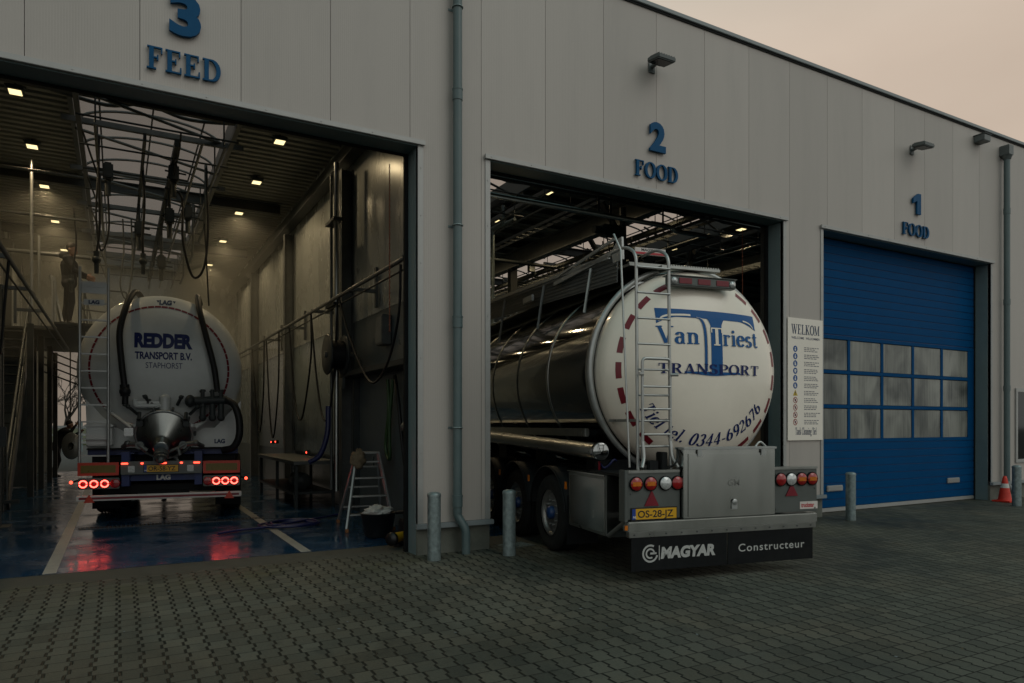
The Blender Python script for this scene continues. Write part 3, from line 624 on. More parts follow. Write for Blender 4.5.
for x, z in ((11.60, .40), (15.55, .40)):
    v = MB().box(x, y0 - .03, z, x + .46, y0 - .002, z + .11, .01)
    for k in range(4): v.box(x + .03, y0 - .036, z + .018 + k * .021, x + .43, y0 - .03, z + .030 + k * .021)
    v.build('vent', 'alu_trim', door)
# window far right
wn_ = MB().box(17.66, -.03, .80, 18.98, .0, .88, .004).box(17.66, -.03, 2.40, 18.98, .0, 2.48, .004).box(17.66, -.03, .88, 17.74, 0, 2.40, .004).box(18.90, -.03, .88, 18.98, 0, 2.40, .004)
wf = wn_.build('window', 'alu_trim', hall); MB().box(17.74, -.012, .88, 18.90, -.002, 2.40).build('pane', 'dark_glass', wf)

# ------------------------------------------------------------------ lettering on the facade
def bay_sign(num, word, cx, wd, name_l):
    o = thing('bay_sign', name_l, 'sign', (cx, 0, 5.4), 0, 'blue bay letters on the facade')
    n = MB()
    if num == '1': n.prism([(.13, .44), (.26, .44), (.26, .85), (.16, .85), (.0, .745), (.0, .64), (.13, .70)], -.055, -.02)
    else: sans(n, num, .42, lambda x, y, d: (x, -.02 - d, .44 + y), bold=.058, depth=.035)
    xs = [v[0] for v in n.v]; sh = (min(xs) + max(xs)) / 2
    k = (.31 if num != '1' else .26) / (max(xs) - min(xs)); n.v = [((v[0] - sh) * k, v[1], v[2]) for v in n.v]
    n.build('numeral', 'letter_blue', o)
    size = .235; raw = serif_width(word, size, .03); kx = wd / raw; x = -wd / 2
    for ch in word:
        m_ = MB(); serif(m_, ch, size, lambda px, py, d, x=x: (x + px * kx, -.012 - d, py), gap=0, depth=.03)
        m_.build('letter', 'letter_blue', o); x += (GL[ch][0] + .03) * size * kx
    return o
bay_sign('3', 'FEED', .63, .74, 'blue numeral 3 above the raised blue word FEED')
bay_sign('2', 'FOOD', 7.19, .86, 'blue numeral 2 with the word FOOD beneath it')
bay_sign('1', 'FOOD', 13.86, .90, 'blue numeral 1 with FOOD beneath, above the closed blue door')

# ------------------------------------------------------------------ facade fittings
o = thing('downpipe', 'long grey downpipe on the pier between the 3 and 2 bays', 'downpipe', (3.81, 0, 0))
p = MB().tube([(0, -.10, .52), (0, -.10, EAVE)], .058, 16, caps=False); p.build('pipe', 'pipe_grey', o)
e = MB().tube(rnd_path([(0, -.10, .53), (0, -.10, .48), (.085, -.17, .31), (.085, -.17, -.02)], .06), .056, 16); e.build('elbow', 'pipe_grey', o)
for z in (.60, 2.9, 5.82): MB().cyl((0, -.10, z), (0, -.10, z + .13), .066).cyl((0, -.10, z + .131), (0, -.10, z + .15), .070).build('collar', 'pipe_grey', o)
for z in (1.6, 4.2, 7.0): MB().box(-.09, -.006, z, .09, -.0, z + .03).tube([(.066 * math.cos(R(a)), -.10 + .066 * math.sin(R(a)), z + .015) for a in range(0, 361, 20)], .01, 6, closed=False).build('bracket', 'galv', o)
o = thing('downpipe', 'grey downpipe with a hopper right of the closed blue door', 'downpipe', (17.1, 0, 0))
MB().tube([(0, -.11, .42), (0, -.11, 7.55)], .062, 16, caps=False).build('pipe', 'pipe_grey', o)
MB().box(-.10, -.20, 7.58, .10, -.0, 7.80, .01).cyl((0, -.11, 7.50), (0, -.11, 7.58), .075, .11).build('hopper', 'lamp_grey', o)
MB().tube(rnd_path([(0, -.11, .43), (0, -.11, .34), (.14, -.14, .2), (.3, -.14, .12)], .06), .058, 14).build('elbow', 'pvc_grey', o)
for z in (2.4, 4.3, 6.3): MB().cyl((0, -.11, z), (0, -.11, z + .12), .070).build('collar', 'pipe_grey', o)

def floodlight(x, z, label):
    o = thing('wall_floodlight', label, 'floodlight', (x, 0, z), 0, 'floodlights on the facade')
    MB().box(-.06, -.02, -.09, .06, -.001, .09, .005).build('wall_plate', 'lamp_grey', o)
    MB().bar((0, -.02, 0), (0, -.12, .02), .05, .05, .006).box(-.09, -.14, -.01, .09, -.10, .05, .006).build('arm', 'lamp_grey', o)
    M = Matrix.Translation((0, -.10, .03)) @ Matrix.Rotation(R(8), 4, 'X')
    h = MB().box(-.17, -.27, -.035, .17, .0, .035, .015, M)
    for k in range(7): h.box(-.15 + k * .048, -.25, .035, -.138 + k * .048, -.04, .048, 0, M)
    h.build('housing', 'lamp_grey', o)
    MB().box(-.14, -.24, -.042, .14, -.03, -.036, 0, M).build('lens', 'dark_glass', o)
floodlight(7.10, 7.10, 'unlit grey floodlight on the facade above the numeral 2')
floodlight(13.75, 7.10, 'unlit grey floodlight on the facade above the numeral 1')
o = thing('junction_box', 'small grey box near the roof edge left of the downpipe hopper', 'box', (16.1, 0, 7.74))
MB().box(-.13, -.22, -.06, .13, -.001, .08, .012).build('case', 'lamp_grey', o)
MB().box(-.14, -.24, .081, .14, -.001, .095, .004).build('lid', 'lamp_grey', o)

bol = None
for x, y, h, lab in ((3.37, -.37, .83, 'galvanised steel bollard in front of the pier left of the downpipe foot'), (4.33, -.53, .83, 'galvanised steel bollard beside the wheels of the white-ended tanker'),
                     (11.11, -.53, .85, 'galvanised steel bollard at the left foot of the closed blue door'), (15.98, -.83, .86, 'galvanised bollard by the red cone, cut by the right edge')):
    if bol is None:
        bol = thing('bollard', lab, 'bollard', (x, y, 0), 0, 'galvanised bollards in front of the bays')
        MB().lathe([(.082, -.05), (.082, .74), (.081, .775)], 'Z', seg=28).build('post', 'galv', bol)
        MB().lathe([(.086, .775), (.086, .80), (.078, .818), (.05, .83), (.0, .834)], 'Z', seg=28).build('cap', 'galv', bol)
    else: dup(bol, (x, y, 0), 0, lab)
o = thing('traffic_cone', 'orange traffic cone with a white band by the right downpipe', 'cone', (16.66, -.28, 0))
MB().box(-.18, -.18, 0, .18, .18, .035, .01).lathe([(.135, .035), (.125, .06), (.105, .18)], 'Z', seg=24).build('base', 'cone_orange', o)
MB().lathe([(.105, .181), (.083, .30)], 'Z', seg=24).lathe([(.066, .392), (.045, .50), (.03, .55), (.0, .552)], 'Z', seg=24).build('body', 'cone_orange', o)
MB().lathe([(.084, .30), (.067, .392)], 'Z', seg=24).build('band', 'cone_white', o)

# ------------------------------------------------------------------ WELKOM board
o = thing('welcome_board', 'white WELKOM board of safety symbols on the pier beside the blue door', 'sign', (10.58, 0, 1.38))
W_, H_ = .92, 2.14
MB().box(-W_ / 2, -.028, 0, W_ / 2, -.016, H_, .003).build('board', 'white_panel', o)
sg = lambda x, y, d: (x, -.0285 - d, y)
m_ = MB(); ww = serif_width('WELKOM', .17, .02); serif(m_, 'WELKOM', .17, lambda x, y, d: sg(-.37 + x * .74 / ww, 1.86 + y, d), .02)
sans(m_, 'WELCOME', .042, lambda x, y, d: sg(-.37 + x, 1.775 + y, d), bold=.03, width=.33); sans(m_, 'WILLKOMMEN', .042, lambda x, y, d: sg(.0 + x, 1.775 + y, d), bold=.03, width=.37)
s0 = .125; ww = serif_width('Tank Cleaning Tiel', s0, .0, .62); serif(m_, 'Tank Cleaning Tiel', s0, lambda x, y, d: sg(-.27 + x * .56 / ww, .10 + y, d), .0, xs=.62)
m_.build('lettering', 'ink_navy', o)
def disc(mb, cx, cz, r, d=.0005, seg=22): mb.add([sg(cx + r * math.cos(2 * math.pi * k / seg), cz + r * math.sin(2 * math.pi * k / seg), d) for k in range(seg)], [list(range(seg))])
def ringf(mb, cx, cz, r0, r1, d=.0008, seg=22):
    vs = [sg(cx + r * math.cos(2 * math.pi * k / seg), cz + r * math.sin(2 * math.pi * k / seg), d) for r in (r0, r1) for k in range(seg)]
    mb.add(vs, [(k, (k + 1) % seg, seg + (k + 1) % seg, seg + k) for k in range(seg)])
bl, wh, rd, bk, ye, tx = MB(), MB(), MB(), MB(), MB(), MB()
rng = random.Random(3)
for k in range(11):
    cz = 1.60 - k * .128; cx = -.27
    if k < 6:
        disc(bl, cx, cz, .056)
        if k in (0, 1, 4): disc(wh, cx, cz + .018, .013, .001); wh.add([sg(cx - .012, cz - .035, .001), sg(cx + .012, cz - .035, .001), sg(cx + .018, cz + .0, .001), sg(cx - .018, cz + .0, .001)], [(0, 1, 2, 3)])
        elif k == 3: disc(wh, cx, cz - .012, .02, .001); wh.add([sg(cx - .034, cz + .0, .0013), sg(cx + .034, cz + .0, .0013), sg(cx + .02, cz + .028, .0013), sg(cx - .02, cz + .028, .0013)], [(0, 1, 2, 3)])
        else: wh.add([sg(cx - .018, cz - .032, .001), sg(cx + .024, cz - .032, .001), sg(cx + .02, cz - .015, .001), sg(cx - .002, cz + .034, .001), sg(cx - .018, cz + .034, .001)], [(0, 1, 2, 3, 4)])
    elif k == 6:
        ye.add([sg(cx - .062, cz - .05, .0005), sg(cx + .062, cz - .05, .0005), sg(cx, cz + .056, .0005)], [(0, 1, 2)])
        bk.add([sg(cx - .009, cz - .012, .001), sg(cx + .009, cz - .012, .001), sg(cx + .012, cz + .024, .001), sg(cx - .012, cz + .024, .001)], [(0, 1, 2, 3)]); disc(bk, cx, cz - .028, .009, .001)
    else:
        ringf(rd, cx, cz, .043, .056); bk.add([sg(cx - .02, cz - .018, .0005), sg(cx + .018, cz - .024, .0005), sg(cx + .022, cz + .016, .0005), sg(cx - .012, cz + .026, .0005)], [(0, 1, 2, 3)])
        a = R(-45); c_, s_ = math.cos(a), math.sin(a); rd.add([sg(cx + c_ * u - s_ * v, cz + s_ * u + c_ * v, .0012) for u, v in ((-.045, -.006), (.045, -.006), (.045, .006), (-.045, .006))], [(0, 1, 2, 3)])
    tx = MB()
    for j in range(3):
        x = -.04; z = cz + .03 - j * .03
        while x < .24 + rng.random() * .1:
            l_ = .03 + rng.random() * .05; tx.add([sg(x, z - .007, .0005), sg(x + l_, z - .007, .0005), sg(x + l_, z + .007, .0005), sg(x, z + .007, .0005)], [(0, 1, 2, 3)]); x += l_ + .014
    tx.build('small_print', 'ink_grey', o)
for mb, n_, mm_ in ((bl, 'symbol', 'icon_blue'), (wh, 'symbol_mark', 'icon_white'), (rd, 'prohibition_ring', 'icon_red'), (bk, 'symbol_mark', 'ink_navy'), (ye, 'warning_triangle', 'icon_yellow'), ): mb.build(n_, mm_, o)

# ------------------------------------------------------------------ shared trailer helpers (local axes: +y forward, +x right, z up, origin on the ground under the rear)
def wheel(parent, x, y, side, r=.50, w_=.36):
    t_ = MB(); pr = [(r * .60, 0), (r * .66, .012), (r * .80, -.012), (r * .93, 0), (r * .985, .035)]
    inner = [(r, .06)]
    for k in range(5):
        a = .06 + (w_ - .12) * (k + .5) / 5; inner += [(r, a - .022), (r - .013, a - .014), (r - .013, a + .014), (r, a + .022)]
    inner.append((r, w_ - .06)); pr = pr + inner + [(q, w_ - a) for q, a in pr[::-1]]
    s = side; t_.lathe([(q, -s * (w_ / 2) + s * a if False else s * (w_ / 2 - a)) for q, a in pr], 'X', seg=44)
    tyre = t_.build('wheel', 'tyre', parent, loc=(x, y, r))
    rm = MB().lathe([(r * .615, s * (w_ / 2 - .02)), (r * .58, s * (w_ / 2 - .01)), (r * .55, s * (w_ / 2 - .05)), (r * .5, s * (w_ / 2 - .07)), (r * .36, s * (w_ / 2 - .05)), (r * .30, s * (w_ / 2 - .052)), (0, s * (w_ / 2 - .052))], 'X', seg=40)
    for k in range(10):
        a = 2 * math.pi * k / 10; yy, zz = r * .33 * math.cos(a), r * .33 * math.sin(a); rm.cyl((s * (w_ / 2 - .052), yy, zz), (s * (w_ / 2 - .02), yy, zz), .016, seg=6)
        yy, zz = r * .455 * math.cos(a + .3), r * .455 * math.sin(a + .3); rm.cyl((s * (w_ / 2 - .07), yy, zz), (s * (w_ / 2 - .058), yy, zz), .026, seg=10)
    rm.build('rim', 'rim_alu', tyre)
    MB().lathe([(r * .17, s * (w_ / 2 - .055)), (r * .165, s * (w_ / 2 - .0)), (r * .12, s * (w_ / 2 + .015)), (0, s * (w_ / 2 + .018))], 'X', seg=20).build('hub', 'hub_blue', tyre)
    return tyre
def fender(parent, x, y, r, w_, mat='chassis', z=.5):
    f = MB(); n = 18
    for rr in (r, r + .012): pass
    vs = []; 
    for xx in (x - w_ / 2, x + w_ / 2):
        for k in range(n + 1):
            a = R(8 + 164 * k / n); vs.append((xx, y + r * math.cos(a), z + r * math.sin(a)))
        for k in range(n + 1):
            a = R(8 + 164 * k / n); vs.append((xx, y + (r + .014) * math.cos(a), z + (r + .014) * math.sin(a)))
    m = n + 1; fs = []
    for k in range(n): fs += [(k, k + 1, 2 * m + k + 1, 2 * m + k), (m + k, m + k + 1, 3 * m + k + 1, 3 * m + k), (k, k + 1, m + k + 1, m + k), (2 * m + k, 2 * m + k + 1, 3 * m + k + 1, 3 * m + k)]
    f.add(vs, fs, True)
    for xx in (x - w_ / 2, x + w_ / 2): f.tube([(xx, y + (r + .007) * math.cos(R(8 + 164 * k / n)), z + (r + .007) * math.sin(R(8 + 164 * k / n))) for k in range(n + 1)], .014, 6)
    return f.build('mudguard', mat, parent)
def plate(parent, text, x0, x1, z0, z1, y):
    b_ = MB().box(x0 - .012, y, z0 - .012, x1 + .012, y + .012, z1 + .012, .003); pl = b_.build('number_plate', 'plate_ink', parent)
    MB().box(x0 + .042, y - .003, z0, x1, y - .0002, z1).build('plate_face', 'plate_yellow', pl)
    MB().box(x0, y - .003, z0, x0 + .0415, y - .0002, z1).build('country_band', 'plate_blue', pl)
    m_ = MB(); sans(m_, text, (z1 - z0) * .68, lambda x, yy, d: (x0 + .065 + x, y - .0038 - d, z0 + (z1 - z0) * .17 + yy), bold=.025, width=(x1 - x0) - .105); m_.build('plate_text', 'plate_ink', pl)
    m_ = MB(); sans(m_, 'NL', .024, lambda x, yy, d: (x0 + .008 + x, y - .0038 - d, z0 + .014 + yy), bold=.03); m_.build('country_code', 'icon_white', pl)
    return pl

# ------------------------------------------------------------------ the stainless food tanker backing out of the open food bay
TK_ = thing('tank_trailer', 'stainless food tanker with white rear end and big blue T backing out of the bay', 'tank trailer', (5.81, -2.755, 0), R(-9.9))
RT, CZ, RIM, XC = 1.20, 2.29, .80, .06
def dome(r): return RIM - .40 * max(0, 1 - (min(r, RT) / RT) ** 2.6) ** .55
def on_dome(x, z, d=0.004): return (x, dome(math.hypot(x - XC, z - CZ)) - d, z)
pr = [(RT * math.sin(math.pi / 2 * k / 30), 0) for k in range(31)]; pr = [(r, dome(r)) for r, _ in pr] + [(RT, .93)]
MB().lathe(pr, 'Y', (XC, 0, CZ), 72).build('tank_end', 'tank_white', TK_)
sh = MB().lathe([(RT - .03, .932), (RT - .03, 1.02), (RT + .035, 1.022)], 'Y', (XC, 0, CZ), 72, False).lathe([(RT + .035, 1.022), (RT + .035, 4), (RT + .035, 8), (RT + .035, 11.4)], 'Y', (XC, 0, CZ), 96).lathe([(RT + .035, 11.4), (RT - .05, 11.6), (.6, 11.9), (0, 11.95)], 'Y', (XC, 0, CZ), 72)
shell = sh.build('tank_shell', 'stainless', TK_)
bd = MB()
for y in (1.06, 2.3, 3.5, 4.7, 5.9, 7.1, 8.3, 9.5, 10.7): bd.lathe([(RT + .036, y - .035), (RT + .043, y - .03), (RT + .043, y + .03), (RT + .036, y + .035)], 'Y', (XC, 0, CZ), 72)
bd.build('band', 'stainless_dull', shell)
bd = MB()
for y in (2.258, 3.458, 4.658, 5.858): bd.lathe([(RT + .0365, y - .004), (RT + .0365, y + .004)], 'Y', (XC, 0, CZ), 72)
bd.build('seam', 'black_seam_shade', shell)
MB().tube([(XC + 1.265 * math.cos(R(a)), .90, CZ + 1.265 * math.sin(R(a))) for a in range(0, 360, 5)], .034, 10, closed=True).build('rim_ring', 'alu', TK_)
MB().bar((-1.10, 1.2, 1.56), (-1.10, 11, 1.56), .06, .10, .01).bar((1.10, 1.2, 1.56), (1.10, 11, 1.56), .06, .10, .01).build('side_rail', 'stainless_dull', TK_)
# reflective dashes round the rim
nd = 23
for k in range(nd):
    a0 = 360 / nd * k + 4; rr = 1.06; tp = MB()
    if 60 < a0 + 5 < 118 or 238 < a0 + 5 < 300: continue
    vs = [on_dome(XC + r_ * math.cos(R(a0 + 10 * j / 5)), CZ + r_ * math.sin(R(a0 + 10 * j / 5)), .003) for r_ in (rr - .028, rr + .028) for j in range(6)]
    tp.add(vs, [(j, j + 1, 7 + j, 6 + j) for j in range(5)]); tp.build('reflective_tape', 'tape_red', TK_)
# logo T, drawn as outlines sampled onto the dished end
def patch(mb, outline_top, outline_bot, d):
    n = len(outline_top); vs = []
    for k in range(5):
        for a, c in zip(outline_top, outline_bot): vs.append(on_dome(a[0] + (c[0] - a[0]) * k / 4, a[1] + (c[1] - a[1]) * k / 4, d))
    mb.add(vs, [(k * n + i, k * n + i + 1, (k + 1) * n + i + 1, (k + 1) * n + i) for k in range(4) for i in range(n - 1)])
lg = MB(); X0, X1, ZT = -.58, .78, 2.985
n = 40; top, bot = [], []
for i in range(n + 1):
    u = i / n; x = X0 + (X1 - X0) * u; top.append((x, ZT - .03 * u)); e_ = abs(u - .5) * 2
    bot.append((x, ZT - .03 * u - .095 - .085 * max(0, (e_ - .62) / .38) ** 1.6))
patch(lg, top, bot, .0035)
patch(lg, [(.095 + .155 * k / 6, 2.89) for k in range(7)], [(.095 + .155 * k / 6, 2.255) for k in range(7)], .0043)
for s_, xx in ((-1, .095), (1, .25)):      # filleted shoulders between stem and bar
    patch(lg, [(xx + s_ * .06 * k / 5, 2.885) for k in range(6)], [(xx + s_ * .06 * k / 5, 2.885 - .08 * (1 - k / 5) ** 2) for k in range(6)], .0051)
patch(lg, [(-.26 + .76 * k / 14, 2.262) for k in range(15)], [(-.26 + .76 * k / 14, 2.228 + .012 * math.cos(6.28 * k / 14)) for k in range(15)], .0059)
cv = [(-.12, 2.89), (-.03, 2.865), (.008, 2.78), (.02, 2.62), (.022, 2.27)]; cs = spline([(a, 0, c) for a, c in cv], 6)
patch(lg, [(v.x - .016, v.z) for v in cs], [(v.x + .018, v.z) for v in cs], .0067)
lg.build('logo', 'logo_blue', TK_)
wl_ = MB()
patch(wl_, [(v.x + .026, v.z) for v in cs], [(v.x + .040, v.z) for v in cs], .0075)
for (xa, xb) in ((-.56, -.16), ):
    pts = [(xa + .01, 2.84), (xa + .05, 2.88), (xa + .14, 2.905), (xa + .3, 2.912), (xb, 2.91)]; c2 = spline([(a, 0, c) for a, c in pts], 5); patch(wl_, [(v.x, v.z - .012) for v in c2], [(v.x, v.z + .010) for v in c2], .0075)
pts = [(.745, 2.80), (.70, 2.845), (.64, 2.87), (.58, 2.88)]; c2 = spline([(a, 0, c) for a, c in pts], 5); patch(wl_, [(v.x, v.z - .008) for v in c2], [(v.x, v.z + .008) for v in c2], .0075)
serif(wl_, 'T', .205, lambda x, y, d: on_dome(.085 + x * 1.10, 2.57 + y, .0082 + d), .02)
wl_.build('logo_outline', 'tank_white', TK_)
m_ = MB(); vw = serif_width('Van', .2, .03); serif(m_, 'Van', .2, lambda x, y, d: on_dome(-.59 + x * .54 / vw, 2.575 + y, .0045 + d), .03); m_.build('company_name', 'logo_blue', TK_); m_ = MB(); vw = serif_width('riest', .195, .03)
serif(m_, 'riest', .195, lambda x, y, d: on_dome(.255 + x * .55 / vw, 2.57 + y, .0085 + d), .03); m_.build('company_name', 'logo_blue', TK_)
ww = serif_width('TRANSPORT', .115, .05); m_ = MB(); serif(m_, 'TRANSPORT', .115, lambda x, y, d: on_dome(-.59 + x * 1.40 / ww, 2.235 + y, .0092 + d), .05); m_.build('company_name', 'logo_navy', TK_)
txt = 'Tiel tel. 0344-692676'; size = .155; m_ = MB(); ww = serif_width(txt, size, .05); rb_ = .965; a0, a1 = 209, 330
def on_arc(x, y, d):
    a = R(a0 + (a1 - a0) * x / ww); r_ = rb_ - y; return on_dome(XC + r_ * math.cos(a), CZ + r_ * math.sin(a) * .92, .004 + d)
serif(m_, txt[:10], size, on_arc, .05, shear=.22); m_.build('place_name', 'logo_navy', TK_)
m_ = MB(); x_off = serif_width(txt[:10], size, .05); serif(m_, txt[10:], size, lambda x, y, d: on_arc(x + x_off, y, d), .05, shear=.22); m_.build('phone_number', 'logo_navy', TK_)
# lamp bar at the top
lb = MB().box(-.45, .42, 3.235, .45, .52, 3.345, .012); lb.box(-.46, .41, 3.345, .46, .56, 3.355, .003)
bar_ = lb.build('lamp_bar', 'panel_grey', TK_)
for x in (-.24, .01, .26): MB().box(x - .085, .412, 3.26, x + .085, .419, 3.325, .003).build('reflector', 'tape_red', bar_)
for x in (-.385, .395): MB().lathe([(.038, 0), (.036, -.012), (.0, -.018)], 'Y', (x, .419, 3.29), 20).build('marker_lamp', 'lens_clear', bar_)
# roof catwalk with folded handrail
cw = MB().box(-.78, .74, 3.50, -.30, 10.8, 3.53).box(-.30, .70, 3.47, -.275, 10.8, 3.56)
for k in range(34): cw.box(-.775, .76 + .3 * k, 3.531, -.30, .79 + .3 * k, 3.545)
cw.box(-.40, .66, 3.485, .40, .78, 3.515).build('catwalk', 'stainless_dull', TK_)
cs_ = MB(); SL = .052
cs_.bar((-.80, 1.0, 3.50), (-.80, 10.8, 3.50 + SL * 9.8), .012, .30)
for k in range(6): cs_.bar((-.81, 1.0, 3.385 + .046 * k), (-.81, 10.8, 3.385 + .046 * k + SL * 9.8), .012, .014)
cs_.build('catwalk_side', 'steel_mid', TK_)
teeth = MB()
for k in range(20): teeth.box(-.28 + .034 * k, .66, 3.5155, -.262 + .034 * k, .78, 3.528)
teeth.build('catwalk_grip', 'stainless_dull', TK_)
hr = MB()
hr.bar((-.86, 1.1, 3.67), (-.86, 9.5, 3.67 + SL * 8.4), .03, .05).bar((-.86, 2.8, 3.66), (-.86, .85, 3.70), .03, .055)
hr.bar((-.88, 2.6, 3.74), (-.88, .9, 3.84), .025, .03)
for y in (1.6, 3.2, 5.0, 6.8, 8.6): hr.bar((-.86, y, 3.60 + SL * (y - 1)), (-1.0, y - .10, 3.05), .026, .026)
hr.prism([(.72, 3.56), (.95, 3.56), (1.0, 3.70), (.82, 3.82), (.74, 3.82)], -.885, -.86, 'YZ').box(-.90, 3.6, 3.56, -.86, 4.0, 3.66, .01)
hr.build('handrail', 'alu', TK_)
m_ = MB().box(-.74, .68, 3.62, -.34, .70, 3.70); m_.build('sticker', 'sticker', TK_)
MB().box(-.74, .676, 3.625, -.34, .6795, 3.650).build('sticker_stripe', 'sticker_red', TK_)
m_ = MB(); sans(m_, 'MAGYAR', .032, lambda x, y, d: (-.66 + x, .6785 - d, 3.662 + y), bold=.04, width=.22); m_.build('sticker_text', 'plate_ink', TK_)
for k, (x, y) in enumerate(((.0, 2.4), (.0, 4.6), (.0, 6.8), (.0, 9.0))): MB().lathe([(.34, 3.46), (.34, 3.58), (.30, 3.62), (0, 3.66)], 'Z', (x, y, 0), 28).build('manhole', 'stainless_dull', TK_)
# ladder
ld = MB(); lx = (-1.01, -.61)
for i, x in enumerate(lx):
    ld.tube(rnd_path([(x, .14, 1.17), (x, .18, 3.50), (x, .42, 3.62), (x, .75, 3.62)], .12), .018, 10)
for k in range(8): ld.tube([(lx[0], .142 + .002 * k, 1.42 + .275 * k), (lx[1], .142 + .002 * k, 1.42 + .275 * k)], .012, 8)
ladder = ld.build('ladder', 'alu', TK_)
l2 = MB(); l2.tube(rnd_path([(-.98, .09, 1.22), (-.98, .10, 2.36), (-.64, .10, 2.36), (-.64, .09, 1.22)], .05), .017, 8)
for z in (1.55, 1.82, 2.06): l2.tube([(-.98, .09, z), (-.64, .09, z)], .012, 8)
for x, s_ in ((-.98, -1), (-.64, 1)): l2.tube([(x, .09, 2.19), (x + s_ * .07, .05, 2.19)], .018, 8); l2.tube(rnd_path([(x, .10, 1.5), (x, .06, 1.30), (x + s_ * .05, .02, 1.20)], .05), .02, 8)
l2.build('folding_section', 'alu', ladder)
MB().tube([(-1.10, .16, 1.2), (-1.12, .32, 3.55), (-1.12, .48, 3.76)], .012, 8).build('handrail_strut', 'alu', TK_)
bk_ = MB()
for x in lx:
    for z in (1.7,): bk_.bar((x, .17, z), (x, dome(math.hypot(x - XC, z - CZ)), z), .02, .03)
bk_.build('ladder_bracket', 'stainless_dull', TK_)
# chassis, rear panel, bumper
ch = MB()
for x in (-.45, .45): ibeam(ch, (x, .2, .93), (x, 11.2, .93), .30, .14)
for y in (.5, 1.5, 2.7, 4.0, 5.3, 7, 9): ch.box(-.44, y - .05, .80, .44, y + .05, 1.0)
for y in (1.6, 3.4, 5.2, 7.2, 9.4):
    for x in (-.75, .75): ch.box(x - .08, y - .2, 1.05, x + .08, y + .2, 1.62)
    ch.box(-.9, y - .2, 1.0, .9, y + .2, 1.08)
for y in (2.08, 3.39, 4.70): ch.cyl((-1.0, y, .5), (1.0, y, .5), .075).box(-.55, y - .1, .5, -.45, y + .5, .75).box(.45, y - .1, .5, .55, y + .5, .75)
ch.box(-1.1, .9, 1.08, 1.1, 1.0, 1.24).box(-.9, .30, .55, .9, .9, .60)
for x in (-.7, .7): ch.box(x - .06, 8.6, .05, x + .06, 8.75, .9).box(x - .15, 8.5, 0, x + .15, 8.85, .05)
ch.box(-1.2, .12, .66, 1.2, .16, 1.14).box(-1.20, .16, 1.10, 1.2, .9, 1.13)
ch.build('chassis', 'chassis', TK_)
MB().box(-1.212, .0, .66, -.58, .10, 1.145, .006).build('light_panel', 'panel_grey', TK_)
MB().box(.625, .0, .66, 1.245, .10, 1.145, .006).build('light_panel', 'panel_grey', TK_)
MB().box(-1.255, -.02, .64, -1.215, .11, 1.18, .006).build('corner_post', 'panel_grey', TK_)
MB().box(-1.212, -.012, 1.146, -.585, .11, 1.175, .006).build('panel_trim', 'stainless_dull', TK_)
MB().box(.63, -.012, 1.146, 1.25, .11, 1.175, .006).build('panel_trim', 'stainless_dull', TK_)
MB().box(-1.22, -.03, .535, 1.23, .10, .645, .012).build('bumper', 'stainless_bright', TK_)
MB().box(-1.20, -.012, .475, 1.22, .06, .534, .005).build('bumper_lip', 'stainless_dull', TK_)
bt = MB()
for k in range(13): bt.cyl((-1.14 + .19 * k, -.012, .505), (-1.14 + .19 * k, -.020, .505), .010, seg=6)
for x, z in ((-.62, .70), (-.62, 1.10), (.67, .70), (.67, 1.10), (1.21, .70), (1.21, .93), (-1.17, .93)): bt.cyl((x, -.0, z), (x, -.008, z), .010, seg=6)
bt.build('bolt_row', 'steel_mid', TK_)
MB().tube(spline([(-.72, .02, 1.19), (-.66, -.03, 1.24), (-.6, .0, 1.33), (-.58, .06, 1.40)], 6), .011, 6).build('lamp_cable', 'hose_black', TK_)
for i, (x, kind) in enumerate(((-1.115, 'a'), (-.945, 'a'), (-.765, 'c'), (-.60 - .02, 'r'), (.725, 'r'), (.87, 'c'), (1.015, 'a'), (1.165, 'a'))):
    b_ = MB().lathe([(.078, 0), (.078, -.018), (.07, -.022)], 'Y', (x, -.001, 1.035), 26).build('tail_lamp', 'rubber', TK_)
    if kind == 'a':
        MB().lathe([(.068, -.021), (.060, -.03), (0, -.036)], 'Y', (x, 0, 1.035), 26).build('lens', 'lens_red', b_)
        a_ = MB(); n_ = 12; am = []
        for zz in (-.022, .022):
            for k in range(n_ + 1): xx = -.062 + .124 * k / n_; am.append((x + xx, -.0385 + .012 * (abs(xx) / .062) ** 2, 1.035 + zz))
        a_.add(am, [(k, k + 1, n_ + 2 + k, n_ + 1 + k) for k in range(n_)]); a_.build('indicator', 'lens_amber', b_)
    else:
        MB().lathe([(.068, -.021), (.060, -.03), (0, -.036)], 'Y', (x, 0, 1.035), 26).build('lens', 'lens_red' if kind == 'r' else 'lens_clear', b_)
for x in (-.93, .88): MB().prism([(x - .085, .80 if x < 0 else .845), (x + .085, .80 if x < 0 else .845), (x, .965 if x < 0 else .99)], -.012, -.001).build('triangle_reflector', 'tape_red', TK_)
plate(TK_, 'OS-28-JZ', -1.165, -.635, .665, .775, -.014)
MB().box(-1.262, -.036, .56, -1.225, -.031, .61, .002).build('side_marker', 'lens_amber', TK_)
MB().box(1.00, -.004, .69, 1.25, -.0005, .775).build('sticker', 'sticker', TK_)
m_ = MB(); sans(m_, 'truckstar', .05, lambda x, y, d: (1.015 + x, -.0048 - d, .712 + y), bold=.05, width=.185); m_.build('sticker_text', 'sticker_red', TK_)
